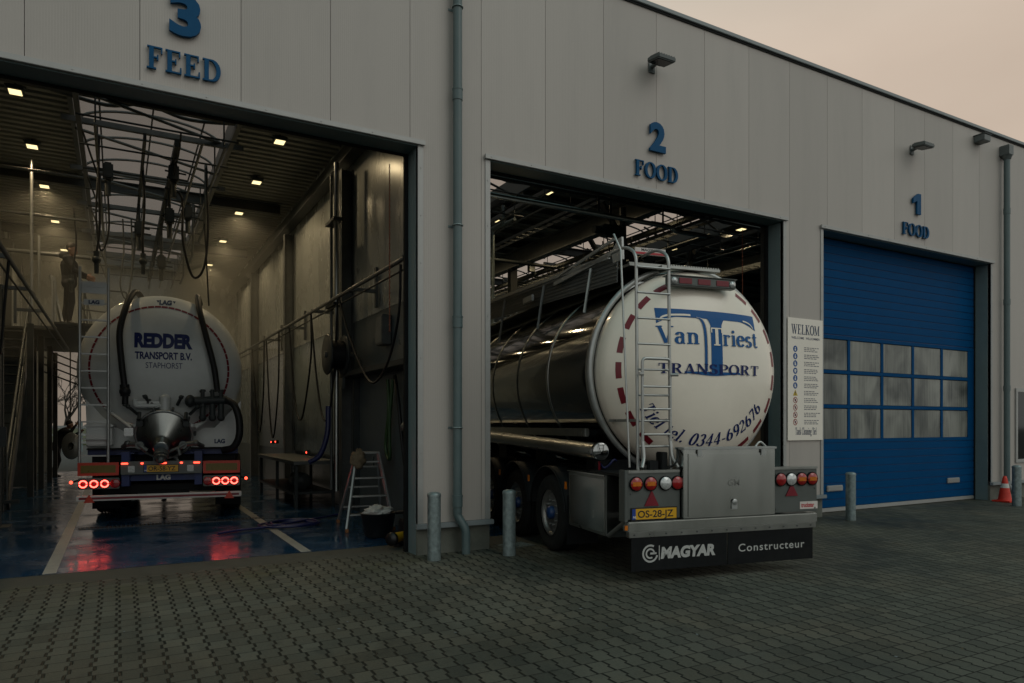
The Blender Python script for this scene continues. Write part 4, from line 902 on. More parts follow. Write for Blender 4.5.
# rear locker
lk = MB().box(-.57, -.05, .655, .615, .10, 1.40, .006); locker = lk.build('locker', 'stainless_bright', TK_)
MB().box(-.515, -.062, .672, .585, -.051, 1.345, .004).build('locker_door', 'stainless_bright', locker)
MB().box(-.58, -.07, 1.385, .625, .11, 1.412, .005).build('locker_lid', 'alu', locker)
hb = MB()
for x in (-.38, .44): hb.box(x - .03, -.075, 1.315, x + .03, -.0625, 1.384, .004)
hb.box(.02, -.076, .735, .095, -.0625, .80, .004).lathe([(.032, -.08), (.026, -.085), (0, -.086)], 'Y', (.058, 0, .815), 16); hb.build('latch', 'alu', locker)
m_ = MB(); sans(m_, 'GM', .075, lambda x, y, d: (-.02 + x, -.0635 - d, .99 + y), bold=.01, depth=.002, width=.15); m_.build('embossed_mark', 'stainless_dull', locker)
# flaps
for x0, x1 in ((-1.17, .012), (.022, 1.18)):
    MB().box(x0, -.004, .12, x1, .008, .49, .002).build('mud_flap', 'rubber', TK_)
m_ = MB(); sans(m_, 'MAGYAR', .115, lambda x, y, d: (-.82 + x, -.0052 - d, .245 + y), bold=.075, shear=.12, width=.68); 
fl = lambda x, y: (x, -.0052, y)
n = 22; cx, cz_ = -.945, .30
for r0, r1, b0, b1 in ((.075, .095, 60, 345), (.038, .056, 0, 300)):
    vs = [fl(cx + r_ * math.cos(R(b0 + (b1 - b0) * k / n)), cz_ + r_ * math.sin(R(b0 + (b1 - b0) * k / n))) for r_ in (r0, r1) for k in range(n + 1)]; m_.add(vs, [(k, k + 1, n + 2 + k, n + 1 + k) for k in range(n)])
m_.add([fl(cx, .29), fl(cx + .075, .29), fl(cx + .075, .31), fl(cx, .31)], [(0, 1, 2, 3)]); m_.add([fl(-.842, .225), fl(-.832, .225), fl(-.832, .38), fl(-.842, .38)], [(0, 1, 2, 3)])
m_.build('flap_lettering', 'flap_print', TK_)
m_ = MB(); sans(m_, 'Constructeur', .088, lambda x, y, d: (.16 + x, -.0052 - d, .255 + y), bold=.012, spacing=1.15, width=.90); m_.build('flap_lettering', 'flap_print', TK_)
# side: locker, hose tube, wheels, guards
MB().box(-1.25, .42, .43, -.80, 1.42, 1.09, .012).build('side_locker', 'stainless_dull', TK_)
MB().box(-1.256, .45, .47, -1.251, 1.36, 1.05, .002).box(-1.262, .44, 1.085, -.80, 1.44, 1.10, .004).box(-1.262, .72, .60, -1.257, .76, .68, .001).build('side_locker_door', 'stainless_bright', TK_)
MB().tube([(-1.22, .40, .44), (-1.20, .05, .64)], .028, 8).bar((-1.2, .38, .46), (-.7, .38, .46), .04, .06).build('bracket', 'steel_mid', TK_)
MB().cyl((-.96, .26, .86), (-.96, .05, .86), .04).build('air_coupling', 'steel_mid', TK_)
tb = MB().tube([(-1.14, .78, 1.345), (-1.14, 6.5, 1.49)], .095, 20); tube_ = tb.build('hose_tube', 'stainless_dull', TK_)
MB().cyl((-1.14, .765, 1.345), (-1.14, .81, 1.346), .108).lathe([(.1, .755), (.085, .748), (.0, .742)], 'Y', (-1.14, 0, 1.345), 20).build('tube_cap', 'stainless', tube_)
MB().tube([(-1.1 + .03 * k, .85 + .02 * math.sin(k), 1.20 - .05 * math.sin(k * .8)) for k in range(8)], .014, 8).build('air_line', 'hose_blue', TK_)
MB().tube([(-1.12, .84, 1.235), (-1.11, .86, 1.12)], .014, 8).build('air_line', 'tape_red', TK_)
mk = MB()
for y in (2.08, 3.39, 4.70):
    for x, s_ in ((-1.06, -1), (1.06, 1)): wheel(TK_, x, y, s_)
    for x in (-1.05, 1.05): fender(TK_, x, y, .60, .44)
for y in (1.45, 2.75, 4.05): MB().box(-1.27, y, .86, -1.255, y + .05, .95, .003).build('side_marker', 'lens_amber', TK_)
MB().box(-1.26, 1.44, .18, -.84, 1.452, .78, .002).build('wheel_flap', 'rubber', TK_)
m_ = MB(); m_.tube(spline([(.42, .05, 1.40), (.5, .06, 1.46), (.58, .05, 1.40)], 6), .012, 8); m_.build('grab_handle', 'alu', TK_)
MB().box(-.90, .10, 1.15, -.78, .16, 1.27, .01).box(-.76, .08, 1.12, -.68, .2, 1.36, .01).build('ladder_foot', 'chassis', TK_)

# ------------------------------------------------------------------ white silo trailer being washed in the feed bay
ST = thing('silo_trailer', 'white silo tanker with glowing red ring lamps parked nose-in in the feed bay', 'tank trailer', (.65, 4.98, 0), R(-8))
RS, CS, RM, XS = 1.34, 2.635, .85, -.07
def sdome(r): return RM - .45 * max(0, 1 - (min(r, RS) / RS) ** 2.4) ** .6
def on_s(x, z, d=.004): return (x, sdome(math.hypot(x - XS, z - CS)) - d, z)
pr = [(RS * math.sin(math.pi / 2 * k / 30), 0) for k in range(31)]; pr = [(r, sdome(r)) for r, _ in pr] + [(RS, 1.2), (RS, 9.5), (RS * .75, 9.9), (0, 10.0)]
MB().lathe(pr, 'Y', (XS, 0, CS), 72).build('tank', 'silo_white', ST)
sk_ = MB().prism([(-1.22, 1.25), (1.22, 1.25), (1.25, 2.1), (.8, 1.6), (-.8, 1.6), (-1.25, 2.1)], .70, 9.0); sk_.build('skirt', 'silo_white', ST)
m_ = MB()
sans(m_, 'REDDER', .24, lambda x, y, d: on_s(-.47 + x, 3.01 + y, .006 + d), bold=.085, width=.92); m_.build('company_name', 'logo_navy', ST)
m_ = MB(); sans(m_, 'TRANSPORT B.V.', .125, lambda x, y, d: on_s(-.46 + x, 2.80 + y, .006 + d), bold=.05, width=.90); m_.build('company_name', 'logo_navy', ST)
m_ = MB(); sans(m_, 'STAPHORST', .105, lambda x, y, d: on_s(-.29 + x, 2.64 + y, .006 + d), width=.58); m_.build('company_name', 'logo_navy', ST)
m_ = MB(); sans(m_, 'LAG', .09, lambda x, y, d: on_s(-.10 + x, 3.79 + y, .006 + d), bold=.08, width=.20); sans(m_, 'LAG', .075, lambda x, y, d: (.80 + x, .694 - d, 1.32 + y), bold=.08, width=.18)
for x0, z0 in ((-.15, 3.87), (.11, 3.87)): m_.add([on_s(x0, z0, .006), on_s(x0 + .05, z0, .006), on_s(x0 + .03, z0 - .05, .006)], [(0, 1, 2)])
m_.build('maker_mark', 'ink_navy', ST)
tp, tw = MB(), MB(); n = 64
for k in range(n):
    a = 360 / n * k
    if 245 < a < 295: continue
    ins = lambda a_: 1.06 if not 225 < a_ < 315 else 1.06
    vs = [on_s(XS + r_ * math.cos(R(a + 5.0 * j / 3)), CS + r_ * math.sin(R(a + 5.0 * j / 3)), .005) for r_ in (1.09, 1.125) for j in range(4)]
    (tp if k % 4 else tw).add(vs, [(j, j + 1, 5 + j, 4 + j) for j in range(3)]) if k % 4 else tp.add(vs, [(j, j + 1, 5 + j, 4 + j) for j in range(3)])
tp.build('reflective_tape', 'tape_red', ST)
# outlet cone
cn = MB().lathe([(.44, 0), (.46, .0), (.46, -.04), (.42, -.05), (.17, -.42), (.13, -.44), (.13, -.60), (.10, -.61), (0, -.61)], 'Y', (0, 0, 0), 40)
Mx = Matrix.Translation((0, .42, 1.50)) @ Matrix.Rotation(R(24), 4, 'X')
cn.v = [tuple(Mx @ Vector(v)) for v in cn.v]; cone = cn.build('outlet_cone', 'stainless_dull', ST)
fl_ = MB()
for k in range(10):
    a = R(36 * k); v0 = Mx @ Vector((.49 * math.cos(a), -.06, .49 * math.sin(a))); v1 = Mx @ Vector((.49 * math.cos(a), .05, .49 * math.sin(a))); fl_.cyl(v0, v1, .022, seg=8)
fl_.build('clamp_bolt', 'steel_mid', cone)
for a, lab in ((35, ''), (145, ''), (65, ''), (115, '')):
    h_ = MB(); b0 = Vector((.5 * math.cos(R(a)), .36, 1.55 + .5 * math.sin(R(a)))); b1 = b0 + Vector((.16 * math.cos(R(a)), -.12, .13)); h_.tube([b0, b1], .028, 8).sphere(b1, .04).tube([b1, b1 + Vector((.10 * math.cos(R(a)), 0, .02))], .015, 8); h_.build('valve_lever', 'steel_dark', ST)
# ring, swing bolts, arms and pipework round the outlet
for a in (20, 160, 250, 290):
    b0 = Mx @ Vector((.47 * math.cos(R(a)), -.02, .47 * math.sin(R(a)))); b1 = b0 + Vector((.20 * math.cos(R(a)), .12, .16 * math.sin(R(a)))); MB().tube([b0, b1], .022, 8).sphere(b0, .045).build('support_arm', 'silo_white', ST)
MB().tube([Mx @ Vector((.45 * math.cos(R(a)), -.055, .45 * math.sin(R(a)))) for a in range(0, 360, 10)], .02, 8, closed=True).build('clamp_ring', 'alu', cone)
for s_ in (-1, 1):
    p_ = MB().tube(rnd_path([(s_ * .22, -.05, 1.22), (s_ * .34, -.06, 1.32), (s_ * .52, .05, 1.34), (s_ * .62, .3, 1.28)], .06), .04, 10); p_.cyl((s_ * .33, -.08, 1.31), (s_ * .33, .02, 1.31), .065).sphere((s_ * .52, .05, 1.34), .055); p_.build('aeration_pipe', 'steel_mid', ST)
    MB().tube([(s_ * .95, .62, 1.95), (s_ * .50, .32, 1.60)], .028, 8).build('support_arm', 'silo_white', ST)
    MB().box(s_ * .36 - .05, .16, 1.62, s_ * .36 + .05, .26, 1.74, .015).cyl((s_ * .36, .1, 1.74), (s_ * .36, .2, 1.86), .03).build('gauge_block', 'steel_dark', ST)
MB().box(-1.18, .34, 1.30, -.80, .66, 1.62, .02).box(-1.2, .32, 1.62, -.78, .66, 1.66, .008).build('tool_box', 'silo_white', ST)
v_ = MB().cyl((0, -.12, 1.12), (0, -.02, 1.24), .12).cyl((.0, -.16, 1.08), (0, -.12, 1.12), .10).tube([(.12, -.05, 1.2), (.26, -.08, 1.26), (.28, -.08, 1.14)], .035, 10).sphere((0, -.17, 1.07), .07); v_.build('outlet_valve', 'steel_mid', ST)
bx = MB().tube(rnd_path([(-.44, .33, 2.08), (-.44, .28, 1.98), (-.1, .28, 1.98), (.05, .28, 2.02)], .05), .045, 10).box(-.46, .27, 1.95, -.02, .34, 2.06, .02).cyl((.02, .30, 1.72), (.02, .30, 2.1), .09).sphere((.02, .3, 2.1), .09); bx.build('vent_pipe', 'silo_white', ST)
g_ = MB()
for x, z in ((-.18, 2.02), (-.24, 2.03), (-.21, 2.08)): g_.cyl((x, .265, z), (x, .255, z), .022, seg=12)
g_.build('gauge', 'plate_ink', ST)
tg = MB().box(-.60, .22, 1.46, -.46, .26, 1.60, .01); tg.build('work_lamp', 'lens_clear', ST)
# manifold at the right
mf = MB().cyl((.42, .30, 2.07), (1.02, .34, 2.10), .075).sphere((.42, .28, 2.07), .11, sc=(.8, 1, 1))
for x in (.62, .78, .92): mf.cyl((x, .30, 2.02), (x, .28, 1.80), .05).sphere((x, .28, 1.78), .065).cyl((x, .30, 2.1), (x, .30, 2.28), .035).cyl((x - .05, .30, 2.24), (x + .05, .30, 2.26), .02)
mf.build('manifold', 'steel_dark', ST)
MB().tube(spline([(1.0, .32, 2.10), (1.14, .25, 2.0), (1.22, .2, 1.75), (1.22, .2, 1.45), (1.12, .25, 1.25), (.95, .35, 1.20)], 8), .062, 12).build('hose', 'hose_black', ST)
# dark hoses draped over the end from above
h1 = MB().tube(spline([(-.50, 2.0, 4.05), (-.50, 1.2, 4.06), (-.53, .78, 3.98), (-.60, .52, 3.72), (-.68, .36, 3.25), (-.65, .32, 2.75), (-.60, .30, 2.3)], 8), .052, 12); h1.cyl((-.60, .30, 2.34), (-.59, .30, 2.14), .075).cyl((-.59, .30, 2.14), (-.59, .30, 2.0), .05).sphere((-.59, .28, 2.22), .09); h1.build('hose', 'hose_black', ST)
MB().tube(spline([(.50, 2.0, 4.05), (.50, 1.2, 4.06), (.52, .80, 3.95), (.56, .55, 3.7), (.68, .40, 3.2), (.80, .36, 2.7), (.86, .34, 2.25)], 8), .052, 12).build('hose', 'hose_black', ST)
# ladder at the left
ld = MB()
for x in (-1.26, -.84): ld.tube([(x, .26, 1.0), (x, .30, 4.3)], .024, 8)
for k in range(11): ld.box(-1.25, .255 + .004 * k, 1.12 + .285 * k, -.85, .30 + .004 * k, 1.145 + .285 * k)
ld.box(-1.24, .30, 3.86, -.86, .315, 4.06); lad = ld.build('ladder', 'alu', ST)
MB().box(-1.20, .28, 3.66, -.90, .292, 3.76, .002).build('name_board', 'silo_white', lad)
m_ = MB(); sans(m_, 'LAG', .06, lambda x, y, d: (-1.13 + x, .278 - d, 3.685 + y), bold=.07, width=.16); m_.build('maker_mark', 'ink_navy', lad)
# chassis
ch = MB()
for x in (-.5, .5): ibeam(ch, (x, .15, 1.02), (x, 10, 1.02), .32, .14)
ch.box(-1.2, .6, 1.13, 1.2, .9, 1.22).box(-.6, .18, .70, .6, .3, .80).box(-.62, .10, .62, -.50, .35, 1.2).box(.50, .10, .62, .62, .35, 1.2)
for x in (-.7, .7): ch.box(x - .06, 8.2, .05, x + .06, 8.35, 1.1).box(x - .15, 8.1, 0, x + .15, 8.45, .05)
ch.build('chassis', 'chassis_blue', ST)
dk_ = MB()
for y in (1.9, 3.2, 4.5): dk_.cyl((-1, y, .5), (1, y, .5), .075)
dk_.box(-1.15, .7, 1.0, 1.15, 2.0, 1.12).box(-.95, .4, .48, .95, .6, .62).box(-1.2, .5, 1.225, 1.2, .69, 1.25).box(-.4, .3, .42, .4, .5, .52); dk_.build('underframe', 'chassis', ST)
for y in (1.9, 3.2, 4.5):
    for x, s_ in ((-1.06, -1), (1.06, 1)): wheel(ST, x, y, s_)
MB().box(-1.24, 1.25, .14, -.8, 1.265, .75).build('mud_flap', 'rubber', ST); MB().box(.8, 1.25, .14, 1.24, 1.265, .75).build('mud_flap', 'rubber', ST)
for x0, x1 in ((-1.24, -.645), (.64, 1.235)):
    MB().box(x0, .0, .815, x1, .02, 1.03, .002).build('marker_board', 'marker_red', ST)
    MB().box(x0 + .045, -.003, .86, x1 - .045, -.0005, .985).build('marker_center', 'marker_amber', ST)
MB().box(-.62, .01, .82, .62, .06, 1.04, .006).build('plate_panel', 'panel_grey', ST)
plate(ST, 'OR-58-YZ', -.27, .25, .86, .97, -.004)
for x in (-.46, .44): MB().box(x - .05, -.006, .855, x + .05, .009, .965, .015).build('work_lamp', 'lens_clear', ST)
for x in (-.56, -.30, .02, .30, .54): MB().box(x - (.05 if x in (-.56, .02, .54) else .02), -.012, .992, x + (.05 if x in (-.56, .02, .54) else .02), .009, 1.018, .004).build('marker_lamp', 'led_dot', ST)
for x0, x1 in ((-1.24, -.64), (.64, 1.235)): MB().box(x0, .02, .59, x1, .07, .775, .01).build('lamp_carrier', 'panel_grey', ST)
for x, on in ((-1.16, 1), (-1.005, 1), (-.85, 1), (-.70, 0), (.715, 0), (.85, 1), (.995, 1), (1.14, 1)):
    b_ = MB().lathe([(.075, .019), (.073, .0), (.06, -.006), (0, -.006)], 'Y', (x, 0, .68), 24).build('tail_lamp', 'lens_red', ST)
    if on:
        r_ = MB()
        for a0, a1 in ((8, 172), (188, 352)): r_.tube([(x + .054 * math.cos(R(a0 + (a1 - a0) * k / 14)), -.010, .68 + .054 * math.sin(R(a0 + (a1 - a0) * k / 14))) for k in range(15)], .010, 6)
        r_.build('light_ring', 'led_red', b_)
MB().box(-1.26, -.02, .40, 1.26, .06, .49, .01).build('underrun_bar', 'cone_white', ST)
MB().box(-1.22, -.024, .425, 1.22, -.0205, .462).build('bar_stripe', 'tape_red', ST)
for x in (-1.07, 1.06): MB().prism([(x - .08, .375), (x + .08, .375), (x, .51)], -.034, -.025).build('triangle_reflector', 'marker_red', ST)
for x, s_ in ((-1.24, -1), (1.235, 1)):
    MB().tube([(x, .1, .74), (x + s_ * .09, .06, .71)], .015, 8).build('marker_stalk', 'rubber', ST)
    MB().sphere((x + s_ * .10, .05, .71), .026).build('side_marker', 'led_dot', ST)
m_ = MB(); sans(m_, 'LAG', .08, lambda x, y, d: (-.10 + x, .176 - d, .715 + y), bold=.08, width=.22); m_.build('maker_mark', 'icon_white', ST)

# ------------------------------------------------------------------ lamps (lit) under the deck
ORD = ['nearest the facade', 'second from the facade', 'third from the facade', 'fourth from the facade', 'at the far end']
LY = [6.0, 8.65, 11.35, 14.6, 18.2]
lamp0 = None
def ceiling_lamp(x, y, label, kind):
    global lamp0
    if lamp0 is None:
        lamp0 = thing('ceiling_lamp', label, 'lamp', (x, y, 7.25), 0, 'lit lamps under the hall roof')
        MB().box(-.12, -.14, -.03, .12, .14, .05, .012).box(-.15, -.03, .05, .15, .03, .08).build('housing', 'lamp_grey', lamp0)
        MB().box(-.09, -.11, -.037, .09, .11, -.031).build('lamp_glass', 'lamp_glass', lamp0)
        MB().bar((0, 0, .08), (0, 0, .16), .03, .03).build('hanger', 'steel_dark', lamp0)
        ld_ = bpy.data.lights.new('lamp_light', 'SPOT'); ld_.energy = LAMP_W; ld_.color = (1, .76, .44); ld_.spot_size = R(152); ld_.spot_blend = .5; ld_.shadow_soft_size = .09
        lo_ = bpy.data.objects.new('lamp_light', ld_); COL.objects.link(lo_); lo_.parent = lamp0; lo_.location = (0, 0, -.06)
        return lamp0
    return dup(lamp0, (x, y, 7.25), 0, label)
for i, y in enumerate(LY):
    ceiling_lamp(-1.5, y, f'lit ceiling lamp in the left row of the feed bay, {ORD[i]}', 0); ceiling_lamp(2.78, y, f'lit ceiling lamp in the right row of the feed bay, {ORD[i]}', 0)
for bx_, nm in ((5.2, 'left row of the open food bay'), (9.0, 'right row of the open food bay'), (11.9, 'left row of the shuttered bay'), (15.5, 'right row of the shuttered bay')):
    for i in range(0, 5): ceiling_lamp(bx_, LY[i], f'lit ceiling lamp in the {nm}, {ORD[i]}', 0)

# ------------------------------------------------------------------ overhead gantry under each skylight
def gantry(cx, label, first):
    g = thing('overhead_gantry', label, 'gantry', (cx, 0, 0), 0, 'steel gantries under the skylights')
    for x in (-1.22, 1.22): MB().box(x - .04, 1.9, 6.86, x + .04, 20, 6.96, .005).build('side_beam', 'steel_mid', g)
    for x, wd in ((-.22, .05), (.30, .10)): MB().box(x - wd / 2, 5.5, 6.60, x + wd / 2, 19, 6.74, .004).build('track', 'steel_dark', g)
    for k, y in enumerate((4.4, 6.2, 8.9, 11.6, 14.4, 17.2)):
        MB().box(-1.5, y - .04, 6.97, 1.5, y + .04, 7.07, .005).build('cross_beam', 'steel_mid', g)
        MB().tube([(-1.3, y + .5, 7.05), (1.3, y + 1.9, 7.05)], .03, 6).build('brace', 'steel_mid', g)
    for y in (7.4, 10.2, 13): MB().tube(rnd_path([(.95, y, 7.0), (.95, y, 6.2), (1.0, y + .8, 5.9), (1.0, y + 2, 5.9)], .1), .03, 8).build('pipe', 'steel_mid', g)
    for x, y, z0 in ((.30, 6.6, 6.0), (.32, 8.2, 5.6), (-.22, 9.6, 5.6), (.30, 11, 5.2), (-.8, 7.4, 6.1), (.75, 9.2, 6.0)):
        m_ = MB().box(x - .09, y - .12, z0 + .3, x + .09, y + .12, z0 + .62, .03).cyl((x, y, z0 + .62), (x, y, 6.62), .03).tube(rnd_path([(x - .15, y, z0 + .5), (x + .22, y, z0 + .48)], .02), .018, 6).tube([(x - .12, y, z0 + .38), (x + .25, y, z0 + .36)], .018, 6).cyl((x, y, z0), (x, y, z0 + .3), .05); m_.build('trolley', 'steel_dark', g)
    for x in (-.95, .62, .98):
        MB().tube([(x, 4.6, 6.42), (x, 19, 6.42)], .024, 6).build('service_pipe', 'steel_mid', g)
    for k in range(11):
        y = 4.8 + 1.35 * k
        MB().tube([(-.95, y, 6.42), (-.95, y, 6.95)], .014, 6).tube([(.98, y, 6.42), (.98, y, 6.95)], .014, 6).tube([(-1.22, y, 6.60), (1.22, y, 6.60)], .018, 6).build('hanger_frame', 'steel_dark', g)
        MB().tube(catenary((.30, y, 6.58), (.30, y + 1.3, 6.58), .18 + .05 * (k % 3), 10), .016, 6).build('festoon_cable', 'hose_black', g)
        if k % 2: MB().tube([(-1.2, y, 6.9), (-.95, y + 1.35, 6.42)], .018, 6).tube([(1.2, y + 1.35, 6.9), (.98, y, 6.42)], .018, 6).build('strut', 'steel_dark', g)
    for k, y in enumerate((4.9, 5.4)): MB().tube(spline([(-1.6, y, 7.15), (-.8, y + .1, 7.1), (-.2, y + .05, 7.22), (.5, y + .1, 7.12), (1.5, y, 7.2)], 6), .035, 8).build('conduit', 'steel_mid', g)
    return g
g0 = gantry(CEN[0], 'steel gantry with trolleys under the skylight of the feed bay', True)
dup(g0, (CEN[1], 0, 0), 0, 'steel gantry under the skylight above the stainless tanker in the open food bay'); dup(g0, (CEN[2], 0, 0), 0, 'steel gantry under the skylight behind the closed blue door of the shuttered bay')
# hanging hoses under the feed bay gantry
def hanging_hose(name, label, pts, r=.022, mat='hose_black', nozzle=None, cat='hose', group='hoses hanging over the tank in the feed bay'):
    o = thing(name, label, cat, pts[0], 0, group); b0 = Vector(pts[0])
    MB().tube([v - b0 for v in spline(pts, 8)], r, 8).build('hose_line', mat, o)
    if nozzle is not None:
        e_ = Vector(pts[nozzle]) - b0; MB().cyl(e_ + Vector((0, 0, .05)), e_ - Vector((0, 0, .35)), .05, .035, 10).sphere(e_ - Vector((0, 0, .1)), .075).build('nozzle', 'steel_dark', o)
    return o
hanging_hose('hanging_hose', 'long thin black hose hanging straight at the left of the feed bay skylight', [(-.30, 6.5, 6.9), (-.31, 6.5, 6.2), (-.29, 6.52, 5.3), (-.34, 6.5, 4.75)], .02, nozzle=3)
hanging_hose('hanging_hose', 'black hose with a heavy nozzle hanging left of center above the white silo', [(.42, 7.2, 6.7), (.45, 7.2, 6.0), (.42, 7.2, 5.3), (.43, 7.2, 4.95)], .025, nozzle=3)
hanging_hose('hanging_hose', 'wide black hose loop hanging at the right end of the white silo', [(.8, 7, 6.3), (1.1, 7, 6.15), (1.12, 7, 5.3), (1.3, 7.05, 4.62), (1.5, 7, 4.8), (1.58, 7, 5.6), (1.55, 7, 6.8)], .024)
hanging_hose('hanging_hose', 'slack black hose loop hanging above the silo ladder', [(-.35, 8, 6.7), (-.38, 8, 5.8), (-.3, 8, 5.15), (-.16, 8, 5.6), (-.2, 8, 6.7)], .018)
hanging_hose('hanging_hose', 'thin black line dropping to the silo top at the right', [(1.65, 8, 6.9), (1.62, 8, 6), (1.66, 8, 5), (1.7, 8, 4.2)], .016)
hanging_hose('hanging_hose', 'short black hose end hanging deep behind the silo', [(-.9, 11, 6.7), (-.85, 11, 5.9), (-.95, 11, 5.1)], .02, nozzle=2)
hanging_hose('hanging_hose', 'thin pale hose behind the heavy nozzle over the silo', [(.1, 11, 6.6), (.12, 11, 5.8), (.05, 11, 5.0), (.2, 11, 4.7), (.3, 11, 5.6), (.28, 11, 6.6)], .018, 'steel_mid')

# ------------------------------------------------------------------ hose rails along the walls of the feed bay
def hose_rail(x, sx, label):
    o = thing('hose_rail', label, 'rail', (x, 0, 3.96), 0, 'hose rails along the walls of the feed bay')
    MB().tube([(0, .9, 0), (0, 17, 0)], .032, 10).build('rail_pipe', 'steel_mid', o)
    MB().tube([(sx * .10, 1.1, -.09), (sx * .10, 17, -.09)], .016, 8).build('lower_wire', 'steel_dark', o)
    for y in (1.0, 3.6, 6.3, 9.0, 11.8, 14.5):
        MB().box(min(0, sx * .52), y - .03, .0, max(0, sx * .52), y + .03, .06).box(sx * .47, y - .04, -.25, sx * .52, y + .04, .45).build('bracket', 'steel_mid', o)
    return o
hose_rail(3.46, 1, 'dark pipe rail with hose loops along the right wall of the feed bay')
hose_rail(-1.32, -1, 'dark pipe rail running beside the stairs at the left of the feed bay')
loops = [([(3.5, 1.15, 3.93), (3.52, 1.3, 3.2), (3.55, 1.9, 2.55), (3.55, 2.7, 2.35), (3.5, 3.6, 3.1), (3.46, 4.2, 3.92)], 'long black hose loop nearest the facade on the right rail of the feed bay'),
         ([(3.46, 4.3, 3.93), (3.5, 4.6, 2.9), (3.5, 5.0, 1.9), (3.5, 5.5, 1.8), (3.5, 6.0, 2.6), (3.46, 6.3, 3.9)], 'second black hose loop along the right rail of the feed bay'),
         ([(3.46, 6.3, 3.93), (3.5, 6.5, 3.0), (3.5, 7.3, 1.8), (3.5, 8.0, 2.2), (3.46, 8.4, 3.9)], 'third black hose loop along the right rail of the feed bay'),
         ([(3.46, 9.6, 3.93), (3.5, 9.9, 2.6), (3.5, 10.5, 1.35), (3.5, 11, 1.9), (3.46, 11.3, 3.9)], 'fourth black hose loop along the right rail of the feed bay'),
         ([(3.46, 11.6, 3.93), (3.5, 12, 2.4), (3.5, 12.7, 1.5), (3.46, 13.6, 3.9)], 'farthest black hose loop along the right rail of the feed bay'),
         ([(-1.32, 2.6, 3.96), (-1.36, 2.7, 3.3), (-1.36, 3.1, 2.6), (-1.36, 3.5, 3.3), (-1.32, 3.6, 3.96)], 'black hose loop hanging from the left rail beside the stairs')]
for pts, lab in loops: hanging_hose('hose_loop', lab, pts, .02, group='hose loops on the wall rails')
# floor-to-beam pipes beside the first column and the hose reel on it
o = thing('standpipe', 'pair of bright steel pipes rising beside the first column on the right wall', 'pipe', (3.6, 5.0, 0))
MB().tube([(0, -.12, .4), (0, -.12, 6.6)], .045, 12).build('pipe', 'stainless_dull', o); MB().tube([(.02, .32, .4), (.02, .32, 6.5)], .03, 10).build('pipe', 'steel_mid', o)
MB().box(-.08, -.2, 3.9, .1, .4, 3.96).box(-.08, -.2, 5.5, .1, .4, 5.56).build('clamp', 'steel_dark', o)
o = thing('hose_reel', 'round dark hose reel on the first column of the right wall', 'hose reel', (3.55, 4.65, 2.95))
for x in (-.20, .10): MB().lathe([(.06, x), (.36, x), (.38, x + .02), (.36, x + .04), (.06, x + .04)], 'X', seg=30).build('flange', 'steel_dark', o)
MB().lathe([(.26, -.155), (.27, .095)], 'X', seg=26).build('hose_coil', 'hose_black', o)
MB().cyl((-.24, 0, 0), (.30, 0, 0), .06).bar((.16, 0, 0), (.16, .2, -.6), .05, .08).build('hub', 'steel_mid', o)
o = thing('wall_shelf', 'dark steel ledge along the lower right wall behind the stepladder', 'shelf', (4.0, .45, 2.55))
MB().box(-.32, .0, 0, -.003, 4.5, .09, .005).build('ledge', 'steel_dark', o)
for y in (.15, 4.3): MB().box(-.10, y, -2.5, -.003, y + .08, -.004).build('leg', 'steel_dark', o)
o = thing('electric_box', 'small grey switch box on the dark wall above the ledge', 'box', (3.99, 3.1, 3.0)); MB().box(-.16, -.18, 0, 0, .18, .5, .012).build('case', 'steel_mid', o); MB().box(-.166, -.15, .03, -.161, .15, .47, .003).build('lid', 'lamp_grey', o)
# bench and pipes on the right side, deeper
o = thing('wash_bench', 'low dark steel bench with tanks along the right wall beyond the column', 'bench', (3.45, 5.9, 0))
MB().box(-.42, 0, .86, .45, 4.2, .93, .006).build('bench_top', 'steel_mid', o)
for y in (.1, 2.0, 4.0): MB().box(-.38, y, 0, -.32, y + .06, .859).box(.36, y, 0, .42, y + .06, .859).build('leg', 'steel_dark', o)
MB().box(-.40, .2, .25, .42, 4.1, .30).build('lower_shelf', 'steel_dark', o)
o = thing('pump_unit', 'dark pump with pipe bends under the low bench', 'pump', (3.3, 6.6, .3)); MB().lathe([(.0, -.3), (.17, -.29), (.17, .3), (0, .31)], 'Y', (0, 0, .2), 20).build('motor', 'steel_dark', o); MB().tube(rnd_path([(0, .35, .2), (0, .6, .2), (0, .6, .5)], .08), .05, 10).build('pipe', 'steel_mid', o); MB().box(-.2, -.25, .001, .2, .3, .03).build('foot', 'chassis', o)
for k, (y, z) in enumerate(((7.3, 1.05), (11.3, 1.2), (11.9, 1.18))):
    o = thing('pilot_lamp', ['small red pilot light above the low bench', 'small red pilot light by the second column', 'tiny red pilot light beyond the second column'][k], 'lamp', (3.60 if k == 0 else 3.7, y, z)); MB().sphere((0, 0, 0), .022).build('lens', 'led_dot', o); MB().box(0.0, -.05, -.05, .08, .05, .05, .01).build('case', 'steel_dark', o)
hanging_hose('wash_hose', 'dark blue hose curving down beside the first column', [(3.45, 4.9, 2.0), (3.42, 4.85, 1.5), (3.30, 4.9, 1.1), (3.12, 5.0, .95)], .05, 'hose_blue', group='loose wash hoses')
hanging_hose('wash_hose', 'green hose hanging in a bundle on the dark wall above the stepladder', [(3.92, 2.9, 2.4), (3.9, 2.8, 1.9), (3.9, 2.95, 1.3), (3.9, 2.75, 1.1), (3.88, 2.7, 1.7), (3.9, 2.6, 2.4)], .03, 'hose_green', group='loose wash hoses')
hanging_hose('wash_hose', 'black hose bundle drooping from the ledge behind the stepladder', [(3.9, 2.5, 2.45), (3.85, 2.2, 2.0), (3.85, 2.0, 1.3), (3.9, 1.9, .7), (3.9, 1.6, .4)], .03, group='loose wash hoses')
